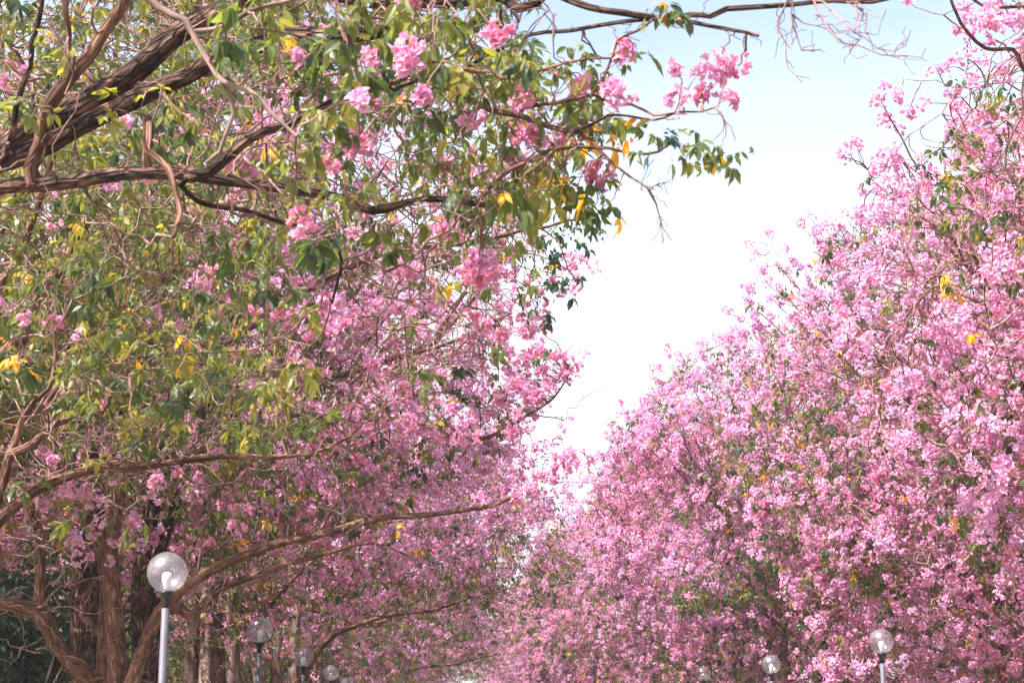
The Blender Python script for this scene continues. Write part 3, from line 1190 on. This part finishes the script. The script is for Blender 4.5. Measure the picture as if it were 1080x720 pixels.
t2 = grow_tree('trumpet_tree', base2, 81, 'leafy trumpet tree with dark multi-stemmed trunk just behind the nearest left lamp', PROF2, stems2, limbs2,
               'trumpet trees along the left side', n_attr=1900, n_fl=3200, n_lf=5200, n_bare=2400, pink_fn=pink2, yellow=0.04, leaf_size=0.12,
               leaf_per=5, tone_mu=0.55, bark=[M_BARK_DARK, M_BARK, M_BARK_DARK, M_BARK_DARK, M_BARK_DARK, M_BARK], limb_bark=M_BARK, gate=0.40, shell=2.2, inner_bare=520, lod='near', per=11, extra_fl=EXTRA2,
               thin=lambda q: np.where((q[:, 0] > -1.6) & (q[:, 2] > 5.5), 0.30, 1.0))

# third tree of the left row
PROF3 = [(3.2, 1.0), (4.2, 3.0), (5.2, 5.8), (6.5, 7.0), (8.2, 6.8), (10.0, 5.4), (11.4, 3.6), (12.2, 1.6), (12.5, 0.3)]


def pink3(q):
    n = wave_noise(q, 0.7, 14)
    side = np.clip((q[:, 0] + 5.5) / 3.0, 0, 1)          # leafier and barer away from the avenue
    return np.clip(0.42 + 0.40 * side + 0.30 * n, 0.05, 0.95)


def pink4(q):
    n = wave_noise(q, 0.6, 15)
    low = np.clip((8.0 - q[:, 2]) / 2.2, 0, 1)
    return np.clip(0.85 - 0.62 * low + 0.30 * n, 0.05, 0.95)


D3 = 37.0
base3 = at(226, 775, D3); base3[2] = 0
stems3 = [(ground_start(px([(203, 745), (203, 700), (204, 650), (206, 600), (200, 550), (180, 490), (170, 430)], 37.0, 36.5)), 0.17, 0.08),
          (ground_start(px([(217, 745), (217, 700), (217, 650), (218, 600), (225, 550), (230, 490), (235, 420)], 36.6, 37.0)), 0.16, 0.08),
          (ground_start(px([(232, 745), (231, 700), (230, 650), (231, 600), (240, 550), (262, 500), (290, 440)], 37.2, 37.6)), 0.17, 0.08),
          (ground_start(px([(246, 745), (246, 700), (245, 650), (247, 600), (262, 560), (300, 520), (350, 470)], 36.9, 36.0)), 0.15, 0.07)]
g3s, g3l = generic_layout(base3, 91, 12.3, 6.0)
limbs3 = [l for l in g3l]
for i in range(len(limbs3)):
    pts, r0, r1 = limbs3[i]
    limbs3[i] = (pts[1:], r0, r1)
limbs3 += [(px([(247, 600), (290, 560), (350, 520), (430, 490), (510, 470), (555, 455)], 36.8, 34), 0.10, 0.012),
           (px([(231, 640), (262, 660), (285, 640), (320, 600), (380, 560), (440, 545)], 37.0, 33), 0.09, 0.012)]
t3 = grow_tree('trumpet_tree', base3, 83, 'trumpet tree with four reddish trunks fused together, behind the second left lamp', PROF3, stems3, limbs3,
               'trumpet trees along the left side', n_attr=1800, n_fl=4400, n_lf=1800, n_bare=3600, yellow=0.06, leaf_size=0.12, leaf_per=4, pink_fn=pink3, tone_mu=0.55, thin=lambda q: np.where((q[:, 0] > -1.2) & (q[:, 2] > 5), 0.5, 1.0),
               bark=M_BARK_GREY, limb_bark=M_BARK, gate=0.42, inner_bare=900, per=12, crad=0.115)

D4 = 50.0
base4 = at(288, 775, D4); base4[2] = 0
stems4 = [(ground_start(px([(276, 745), (272, 700), (266, 660), (262, 620), (255, 560)], 50)), 0.2, 0.10),
          (ground_start(px([(291, 745), (291, 700), (292, 650), (290, 600), (296, 540)], 50.3)), 0.2, 0.10),
          (ground_start(px([(308, 745), (310, 700), (312, 650), (322, 610), (340, 560)], 49.8)), 0.18, 0.09)]
PROF4 = [(z_, r_ * 1.09) for z_, r_ in PROF3]
g4s, g4l = generic_layout(base4, 92, 12.3, 6.0)
limbs4 = [(pts[1:], r0, r1) for pts, r0, r1 in g4l]
limbs4 += [(px([(318, 720), (332, 690), (355, 668), (390, 655), (425, 648), (462, 642), (495, 630), (542, 619), (570, 612)], 49.5, 45), 0.11, 0.010)]
t4 = grow_tree('trumpet_tree', base4, 85, 'trumpet tree with three slim leaning trunks, behind the third left lamp', PROF4, stems4, limbs4,
               'trumpet trees along the left side', n_attr=1700, n_fl=4400, n_lf=2000, n_bare=3400, yellow=0.05, bark=M_BARK_GREY, limb_bark=M_BARK, pink_fn=pink4,
               gate=0.42, inner_bare=200, per=12, crad=0.115)

FAR_L = ['fifth tree of the left row, darker and leafier low down near the avenue end',
         'sixth tree of the left row, grey with bare twigs against the white gap']
srcs = [t4, t3, t4, t3, t4, t3, t4]
for k in range(7):
    y = 63 + 13 * k
    lab = FAR_L[k] if k < 2 else 'small distant tree in the left row where the avenue narrows'
    copy_tree(srcs[k], (-4.0 + rng.uniform(-.3, .3), y, 0), (2.1, 4.0, 1.2, 5.1, 3.0, 0.6, 2.6)[k], rng.uniform(1.02, 1.12), lab, 'trumpet trees along the left side')
for k, (x, y, s) in enumerate(((-15.5, 27, .85), (-16.5, 40, .9), (-15, 53, .9), (-16, 67, .95), (-26, 46, 1.0), (-27, 66, 1.0), (-15, 84, 1.0))):
    copy_tree((t4, t3, protos[k % 3])[k % 3], (x, y, 0), rng.uniform(0, 6.28), s,
              'pink tree of the second row, glimpsed between the trunks on the left', 'second row of pink trees behind the left row')

# ------------------------------------------------------------------ dark evergreen shrub between the left trunks
def make_shrub(base, seed, h, spread, label, name='evergreen_tree', mat=None, tmu=0.4, nl=560, lsz=0.16):
    g = np.random.default_rng(seed)
    base = np.asarray(base, float)
    root = empty(name, base, label, 'tree')
    tb = Tubes()
    tips = []
    for k in range(7):
        a = g.uniform(0, 6.28)
        e = base + np.array([math.cos(a) * spread * 0.6, math.sin(a) * spread * 0.6, h * g.uniform(0.6, 0.95)])
        q, s = catmull([base + (0.05 * math.cos(a), 0.05 * math.sin(a), 0), base * 0.6 + e * 0.4 + g.normal(0, .1, 3), e], 0.2)
        tb.add(q, 0.05 - 0.035 * s, 6, 0, k)
        tips.append(q)
    tb.build('trunk', M_BARK_GREY, root, base)
    samp = profile_sampler([(1.4, spread * .5), (h * .5, spread), (h * .8, spread * .9), (h, .3)], seed, 0.25)
    q = samp(nl, g, 2.0) + base
    q = q[wave_noise(q, 2.2, seed) > -0.35]
    V, F, tone = leaves(q, norm(q - base - np.array([0, 0, h * .5])), g, lsz, 5, tone_mu=tmu, yellow=0)
    build_mesh('crown', V - base, F, mat or M_DARKLEAF, root, None, {'tone': tone}, smooth=False)
    return root


b = at(52, 775, 29.5); b[2] = 0
make_shrub(b, 11, 4.9, 1.5, 'dark green broad-leaved evergreen between the leaning stem and dark trunk at lower left')
b = at(5, 775, 27.0); b[2] = 0
make_shrub(b, 12, 3.2, 1.3, 'low dark green bush at the bottom left corner, under the leaning stem')

sh0 = None
for k, (x, y, s_) in enumerate(((-8.5, 44, 1.0), (-9.5, 49, 1.1), (-8.8, 55, 1.0), (-10.5, 61, 1.2), (-8.5, 67, 1.1), (-12.5, 42, 1.1), (-14, 52, 1.25), (-10, 75, 1.2), (-13, 34, 1.0), (-9.5, 37.5, .9), (-6.4, 58, 1.0), (-7.4, 69, 1.15), (-6.2, 78, 1.2))):
    lab = 'green shrub of the undergrowth glimpsed between the trunks behind the left lamps'
    if sh0 is None:
        sh0 = make_shrub((x, y, 0), 21, 4.6, 2.3, lab, 'shrub', M_LEAF, 0.45, 1500, 0.13)
        sh0['group'] = 'undergrowth shrubs behind the left row'
        o_ = sh0
    else:
        o_ = copy_tree(sh0, (x, y, 0), rng.uniform(0, 6.28), s_, lab, 'undergrowth shrubs behind the left row')
    o_['category'] = 'shrub'

# ------------------------------------------------------------------ left row, nearest tree: big limbs across the top left
base1 = np.array([-4.7, 10.8, 0.0])
t1 = empty('trumpet_tree', base1, 'nearest spreading tree whose thick furrowed limbs reach in from the left edge across the top', 'tree', 'trumpet trees along the left side')
g1 = np.random.default_rng(7)
sk1 = Skel()
tb = Tubes()
for k, (pts, r0, r1) in enumerate([
        ([(-4.7, 10.8, -0.05), (-4.68, 10.78, 1.0), (-4.6, 10.7, 2.0), (-4.35, 10.5, 3.0), (-3.9, 10.2, 3.75)], 0.34, 0.20),
        ([(-4.95, 11.1, -0.05), (-5.0, 11.2, 1.2), (-5.1, 11.4, 2.4), (-5.3, 11.6, 3.6), (-5.4, 11.8, 5.0)], 0.26, 0.16)]):
    q, rad, ids = sk1.add_line(pts, r0, r1, 0.14, parent=-1, g=g1, wob=0.02)
    tb.add(q, rad * (1 + 0.5 * np.exp(-q[:, 2] / 0.4)), 18, 0.10, 300 + k)
tb.build('trunk', M_BARK_DARK, t1, base1)
hub = np.array([-3.9, 10.2, 3.7])
# (pixels, depth from, depth to, radius in pixels from, to, bark, starts at hub)
HERO = [
    ([(-60, 205), (0, 165), (60, 124), (130, 84), (190, 38), (245, 8), (300, -30), (380, -90)], 9.6, 9.0, 19, 9, M_BARK_DARK, True),
    ([(0, 172), (50, 150), (100, 128), (150, 106), (215, 72), (270, 50), (320, 37), (370, 37), (405, 34), (420, 33)], 9.5, 8.9, 12.5, 6.5, M_BARK_DARK, False),
    ([(420, 33), (438, 45), (453, 62), (470, 82), (487, 97), (515, 112), (547, 124), (593, 137), (613, 141)], 8.9, 8.5, 6, 2.6, M_BARK, False),
    ([(613, 141), (643, 168), (665, 188), (683, 200), (692, 215), (699, 240), (708, 253)], 8.5, 8.2, 2.0, 0.6, M_BARK, False),
    ([(-60, 212), (0, 201), (50, 199), (90, 196), (150, 189), (200, 186), (250, 190), (300, 197), (360, 207), (393, 219), (430, 212), (460, 210), (490, 213), (511, 216)], 9.3, 8.8, 10.5, 3.0, M_BARK_DARK, True),
    ([(200, 186), (222, 180), (240, 165), (262, 149), (290, 135), (312, 125), (345, 112), (380, 98), (420, 85), (453, 64)], 9.0, 8.6, 7, 3, M_BARK_DARK, False),
    ([(32, 178), (42, 150), (52, 130), (70, 92), (98, 52), (120, 20), (140, -15), (170, -70)], 9.2, 8.7, 9, 6, M_BARK, False),
    ([(72, 88), (72, 50), (71, 10), (70, -40)], 8.9, 8.8, 4, 3, M_BARK, False),
    ([(10, 150), (22, 110), (33, 55), (44, 0), (50, -40)], 9.4, 9.0, 3.5, 2.5, M_BARK_DARK, False),
    ([(140, -15), (165, 8), (195, 22), (200, 34), (217, 57), (233, 77), (252, 90), (273, 100), (285, 118), (313, 144)], 8.0, 7.6, 4.5, 2, M_BARK_GREY, False),
    ([(200, 34), (240, 27), (277, 8), (320, 0), (352, -12), (400, -40)], 8.0, 7.8, 3.0, 2.2, M_BARK_GREY, False),
    ([(233, 77), (240, 100), (247, 125), (243, 145), (232, 160), (217, 172)], 8.0, 8.2, 3.2, 2.0, M_BARK_GREY, False),
    ([(155, 122), (160, 145), (167, 165), (180, 180), (184, 200), (190, 225), (182, 250)], 9.0, 8.8, 5, 2.5, M_BARK, False),
    ([(190, 195), (210, 212), (240, 222), (275, 230), (310, 238), (345, 250), (360, 275), (350, 320)], 9.0, 10.0, 3.5, 1.5, M_BARK_DARK, False),
    ([(300, -30), (360, -2), (420, 0), (450, 3), (500, 2), (533, 0), (551, 12), (563, 7), (580, -10), (610, -30)], 9.0, 8.3, 7, 4, M_BARK_DARK, False),
    ([(580, -10), (600, 2), (622, 11), (650, 17), (690, 19), (720, 15), (747, 17), (767, 7), (800, 3), (850, 1), (880, 1), (920, 2), (950, -6)], 8.4, 7.6, 4.2, 2.6, M_BARK_DARK, False),
    ([(690, 19), (720, 26), (757, 25), (775, 31), (800, 38)], 8.1, 7.9, 3.0, 2.0, M_BARK_DARK, False),
    ([(415, 95), (440, 85), (483, 73), (520, 55), (560, 38), (600, 33), (640, 26), (667, 22), (700, 20)], 8.8, 8.2, 2.0, 2.6, M_BARK_DARK, False),
    ([(438, 62), (473, 68), (500, 83), (520, 84), (545, 82), (580, 70), (620, 62), (655, 62)], 8.6, 8.2, 3, 1.2, M_BARK, False),
    ([(552, 113), (580, 109), (605, 104), (625, 100), (648, 112), (665, 111), (690, 122), (702, 121), (722, 118), (740, 118), (755, 113)], 8.6, 8.0, 2.5, 1.0, M_BARK, False),
    ([(604, 139), (625, 130), (640, 121), (662, 122), (690, 127), (710, 120)], 8.5, 8.2, 2.2, 1.2, M_BARK, False),
    ([(502, 214), (515, 200), (528, 185), (541, 172), (560, 164), (580, 157), (600, 160), (613, 158), (640, 158), (670, 163), (695, 160), (708, 150)], 8.8, 8.2, 3.5, 1.3, M_BARK, False),
    ([(625, 100), (637, 80), (645, 60), (650, 42), (672, 33), (690, 20)], 8.3, 8.1, 1.8, 1.4, M_BARK, False),
    ([(-40, 600), (-10, 560), (0, 545), (33, 518), (60, 506), (90, 497), (150, 494), (213, 485), (260, 482), (293, 482), (335, 476), (370, 460)], 12.0, 13.0, 9.5, 1.5, M_BARK, True),
    ([(-5, 535), (8, 500), (15, 470), (22, 437), (35, 420), (50, 409), (58, 385), (57, 350)], 12.2, 12.0, 5.5, 1.5, M_BARK, False),
    ([(14, 478), (35, 468), (52, 455), (75, 445), (95, 438), (113, 428), (118, 405)], 12.1, 12.4, 5, 2.2, M_BARK, False),
    ([(52, 455), (48, 438), (50, 425), (60, 412), (68, 400)], 12.1, 12.2, 3, 2, M_BARK, False),
    ([(-40, 430), (5, 372), (22, 355), (38, 318), (52, 296), (66, 285), (85, 245), (105, 205), (118, 170)], 14.5, 14.0, 9.5, 5, M_BARK, True),
    ([(-40, 350), (-5, 305), (16, 277), (30, 240), (48, 190), (60, 150)], 13.5, 13.0, 7, 3, M_BARK, True),
    ([(830, 1), (822, 20), (821, 30), (830, 48), (829, 62), (831, 72), (840, 80), (855, 83)], 7.7, 7.5, 1.25, 0.45, M_TWIG, False),
    ([(836, 1), (834, 15), (839, 35), (845, 53), (857, 54), (866, 52)], 7.7, 7.6, 1.2, 0.45, M_TWIG, False),
    ([(858, 1), (866, 18), (874, 33), (890, 46), (905, 48), (930, 57), (955, 58), (972, 61), (976, 52)], 7.7, 7.3, 1.5, 0.45, M_TWIG, False),
    ([(868, 2), (878, 12), (888, 22), (898, 33), (912, 40), (925, 50), (943, 54), (955, 48), (958, 40)], 7.7, 7.4, 1.4, 0.45, M_TWIG, False),
    ([(893, 2), (910, 12), (915, 22), (913, 35), (925, 37), (930, 22), (935, 10)], 7.7, 7.5, 1.0, 0.4, M_TWIG, False),
    ([(835, 15), (848, 25), (862, 28), (875, 25), (885, 33), (897, 33)], 7.7, 7.6, 0.9, 0.4, M_TWIG, False),
    ([(902, 5), (907, 25), (905, 42), (895, 55), (905, 62), (915, 58)], 7.6, 7.5, 0.9, 0.4, M_TWIG, False),
    ([(683, 200), (692, 195), (700, 192), (704, 205)], 8.2, 8.2, 1.0, 0.5, M_BARK_GREY, False),
]
for k, (pts, d0, d1, p0, p1, bk, hubbed) in enumerate(HERO):
    W = px(pts, d0, d1)
    if hubbed:
        if d0 < 11:
            W = [hub] + W
        elif d0 < 12.5:
            W = [np.array((-5.0, 11.2, 1.5)), np.array((-4.4, 11.6, 2.1))] + W
        else:
            W = [np.array((-5.1, 11.4, 2.6)), np.array((-4.9, 12.2, 3.1))] + W
    r0, r1 = p0 * d0 / FPX, p1 * d1 / FPX
    thin = r0 < 0.012
    q, rad, ids = sk1.add_line(W, r0, r1, 0.05 if thin else 0.06, g=g1, wob=0.004 if thin else 0.022, pw=0.8)
    t = Tubes()
    par = sk1.par[ids[0]]
    d_ = np.linalg.norm(sk1.pos[par] - q[0])
    if 0.02 < d_ < 0.8:
        q = np.vstack([sk1.pos[par], q]); rad = np.concatenate([[rad[0]], rad])
    t.add(q, rad, 7 if thin else (36 if r0 > 0.03 else 16), 0.05 if thin else 0.12, 400 + k)
    if r0 < 0.016:
        # knuckled side shoots with bud tips
        n_s = int(4 + 9 * np.linalg.norm(np.diff(q, axis=0), axis=1).sum())
        for i in g1.integers(len(q) // 5, len(q) - 1, n_s):
            tan = norm(q[i + 1] - q[i])
            d_s = norm(tan + g1.normal(0, 0.75, 3))
            L_s = g1.uniform(0.04, 0.16)
            kk = norm(d_s[None] + g1.normal(0, 0.4, (5, 3))) * L_s / 5
            pp = np.vstack([q[i], q[i] + np.cumsum(kk, 0)])
            t.add(pp, np.array([1.0, 0.9, 1.0, 0.75, 0.9, 0.8]) * min(0.0022, rad[i] * 0.8), 5, 0, 1)
    t.build('limb', bk, t1, base1)

# volumes of the nearest tree's crown: (x0, x1, y0, y1, near, far, attractors, flower clumps, leaf clumps, bare twig ends, yellow)
ZONES = [(-150, 260, -160, 160, 8.5, 14.0, 120, 10, 205, 160, 0.05),
         (240, 560, -160, 95, 7.5, 12.5, 120, 8, 205, 140, 0.06),
         (300, 560, 60, 260, 8.0, 13.5, 120, 16, 110, 200, 0.12),
         (-150, 320, 150, 420, 10.5, 16.0, 170, 14, 280, 150, 0.04),
         (60, 340, 380, 470, 11.5, 15.0, 50, 6, 60, 60, 0.04),
         (520, 640, 60, 215, 8.2, 10.5, 60, 3, 36, 90, 0.14),
         (-150, 200, 440, 560, 11.5, 15.0, 60, 6, 14, 90, 0.05),
         (380, 560, 240, 420, 12.0, 16.0, 60, 14, 14, 110, 0.05)]
att, fz, lz, bz = [], [], [], []
for (x0, x1, y0, y1, dn, df, na, nf, nl, nb, ye) in ZONES:
    def rnd(n):
        return np.array([at(g1.uniform(x0, x1), g1.uniform(y0, y1), g1.uniform(dn, df)) for _ in range(n)]).reshape(-1, 3)
    att.append(rnd(na)); fz.append(rnd(nf)); lz.append((rnd(nl), ye)); bz.append(rnd(nb))
# single sprigs that stand out against the sky: x, y, depth
FL_SPRIG = [(712, 72, 8.1), (716, 106, 8.1), (737, 78, 8.1), (765, 76, 8.0), (752, 90, 8.1), (766, 106, 8.0), (741, 102, 8.1), (778, 70, 8.0), (760, 66, 8.0),
            (655, 50, 8.2), (666, 47, 8.2), (643, 92, 8.2), (654, 102, 8.2), (618, 88, 8.6), (608, 95, 8.6), (523, 36, 7.6), (528, 28, 7.6), (433, 62, 7.4), (434, 52, 7.4),
            (445, 100, 7.6), (378, 106, 7.6), (392, 60, 7.8), (376, 145, 8.8), (368, 158, 8.8), (384, 150, 8.8), (440, 0, 8.2), (430, 3, 8.2), (505, 278, 9.5), (512, 290, 9.5), (500, 292, 9.5), (493, 283, 9.5), (515, 272, 9.5), (502, 268, 9.5),
            (497, 285, 11), (508, 268, 11), (518, 281, 11), (430, 290, 11.5), (422, 282, 11.5), (438, 284, 11.5), (640, 190, 8.6), (628, 183, 8.6), (596, 143, 9.0), (563, 145, 9.2),
            (548, 143, 9.2), (500, 330, 12), (508, 344, 12), (556, 352, 12), (20, 75, 11), (10, 90, 11), (28, 85, 11), (12, 68, 11), (330, 345, 13), (318, 330, 13), (345, 335, 13), (356, 350, 13), (305, 345, 13), (340, 320, 13),
            (370, 340, 13), (325, 355, 13), (295, 335, 13), (355, 320, 13), (245, 178, 9.6), (262, 175, 9.6), (258, 186, 9.6), (1048, 30, 16), (1060, 24, 16.1), (1040, 28, 16), (1070, 18, 16.2)]
LF_SPRIG = [(690, 150, 8.2), (697, 160, 8.2), (685, 142, 8.2), (709, 155, 8.2), (722, 152, 8.1), (748, 152, 8.0), (776, 148, 8.0), (760, 158, 8.0), (735, 160, 8.1), (690, 15, 8.0), (702, 25, 8.0),
            (684, 10, 8.1), (610, 205, 8.6), (618, 190, 8.6), (600, 186, 8.6), (592, 175, 8.6), (637, 218, 8.5), (626, 66, 8.3), (600, 62, 8.4), (582, 80, 8.5), (560, 70, 8.5), (664, 58, 8.2)]
DROOP = [(572, 250, 15), (590, 262, 15), (604, 245, 15), (585, 275, 15), (596, 235, 15), (570, 290, 15), (580, 300, 15), (558, 312, 15), (568, 335, 15), (548, 330, 15), (620, 250, 15), (630, 240, 15), (612, 230, 15),
         (540, 222, 15), (552, 240, 15), (600, 290, 15)]
g = g1
colonize(sk1, np.concatenate(att), g, step=0.13, dk=0.30, iters=70, jit=0.4, di=3.0, stop=9000, trop=(0, 0, 0))
# a drooping bough of the same tree, farther off, that hangs before the white sky
for pts, d0, d1, p0, p1 in [([(430, 262), (480, 258), (520, 252), (552, 242), (580, 238), (600, 232), (628, 234)], 14.5, 15, 3.5, 0.8),
                            ([(525, 252), (540, 270), (546, 300), (552, 330), (548, 350)], 14.9, 15, 1.2, 0.6),
                            ([(570, 240), (588, 255), (594, 275), (606, 292), (612, 300)], 15, 15, 1.0, 0.5),
                            ([(555, 243), (562, 270), (558, 300), (566, 330)], 15, 15, 1.0, 0.5)]:
    q, rad, ids = sk1.add_line(px(pts, d0, d1), p0 * d0 / FPX, p1 * d1 / FPX, 0.07, g=g, wob=0.012)
    t = Tubes(); t.add(q, rad, 6, 0.05, 3); t.build('limb', M_BARK, t1, base1)
r = radii(sk1, tip=0.0035, p=2.4)
bt = Tubes()
pos = np.array(sk1.pos)
for c in chains(sk1, r):
    rr = r[c].copy(); rr[0] = rr[1]
    bt.add(pos[c], np.minimum(rr, 0.03), 6 if rr.max() > 0.01 else 4, 0, len(c))
kd = kdtree.KDTree(len(pos))
for i, p in enumerate(pos):
    kd.insert(p, i)
kd.balance()


def attach1(pts, rt, sag=0.12):
    idx = np.array([kd.find(p)[1] for p in pts])
    P0 = pos[idx]
    P = twig_paths(P0, pts, g, 7, sag)
    bt.add_batch(P, np.linspace(1.6, 0.7, 7)[None] * rt * g.uniform(0.7, 1.3, size=(len(pts), 1)), 5)
    return norm(P[:, -1] - P[:, -2])


def near_enough(p, lim=0.9):
    return p[np.array([kd.find(x)[2] for x in p]) < lim]


lf = []
for p, ye in lz:
    p = near_enough(p)
    lf.append(leaves(p, attach1(p, 0.0035), g, 0.105, 5, yellow=ye, tone_mu=0.54))
p = np.array([at(*s) for s in LF_SPRIG])
lf.append(leaves(p, attach1(p, 0.003), g, 0.088, 4, yellow=0.15, tone_mu=0.48))
p = np.array([at(*s) for s in DROOP])
p = np.concatenate([p, p + g.normal(0, 0.12, p.shape)])
lf.append(leaves(p, attach1(p, 0.003), g, 0.085, 3, yellow=0.03, tone_mu=0.1))
for p in bz:
    p = near_enough(p, 1.1)
    attach1(p, 0.0032, 0.22)
p = near_enough(np.concatenate(fz))
p = np.concatenate([p, np.array([at(*s) for s in FL_SPRIG])])
clear = p[:, 1] < 15.5
ax = np.tile(np.array([[0, 0, 1.0]]), (len(p), 1))
ax[clear] = norm(attach1(p[clear], 0.0035) + np.array([0, 0, 0.2]))
p_near = p[clear]
big = flowers(p_near, ax[clear], g, 'near', 14, 0.062, 0.029, np.clip(g.normal(0.30, 0.2, len(p_near)), 0, 1))
V, F, T, tone = big
build_mesh('blossoms', V - base1, F, M_PETAL, t1, {'throat': T}, {'tone': tone}, smooth=False)
pf = p[~clear]
if len(pf):
    V, F, T, tone = flowers(np.concatenate([pf, pf + g.normal(0, .08, pf.shape)]), np.concatenate([ax[~clear]] * 2), g, 'near', 13, 0.09, 0.036)
    build_mesh('blossoms', V - np.array(protos[0].location), F, M_PETAL, protos[0], {'throat': T}, {'tone': tone}, smooth=False)
# long wandering twigs that tangle through the crown
U_ = (pos - CAM) @ _Rt / ((pos - CAM) @ _F) * FPX + 540
src = np.where((U_ < 520) & (r < 0.05))[0]
nt_ = 330
s0 = pos[g.choice(src, nt_)]
L = g.uniform(0.4, 1.5, size=(nt_, 1, 1))
dirs = norm(g.normal(size=(nt_, 3)) + np.array([0.35, 0.0, 0.25]))
stp = norm(dirs[:, None] + g.normal(0, 0.45, size=(nt_, 10, 3))) * L / 10
P = s0[:, None] + np.concatenate([np.zeros((nt_, 1, 3)), np.cumsum(stp, 1)], 1)
E = P[:, -1] - CAM
ok = ((E @ _Rt / (E @ _F)) * FPX + 540) < 600
bt.add_batch(P[ok], (np.linspace(1.5, 0.4, 11)[None] * g.uniform(0.003, 0.0075, size=(nt_, 1)))[ok], 5)
bt.build('branches', M_TWIG, t1, base1)
V, F, tone = merge_tri(lf, 1)
build_mesh('foliage', V - base1, F, M_LEAF, t1, None, {'tone': tone}, smooth=False)
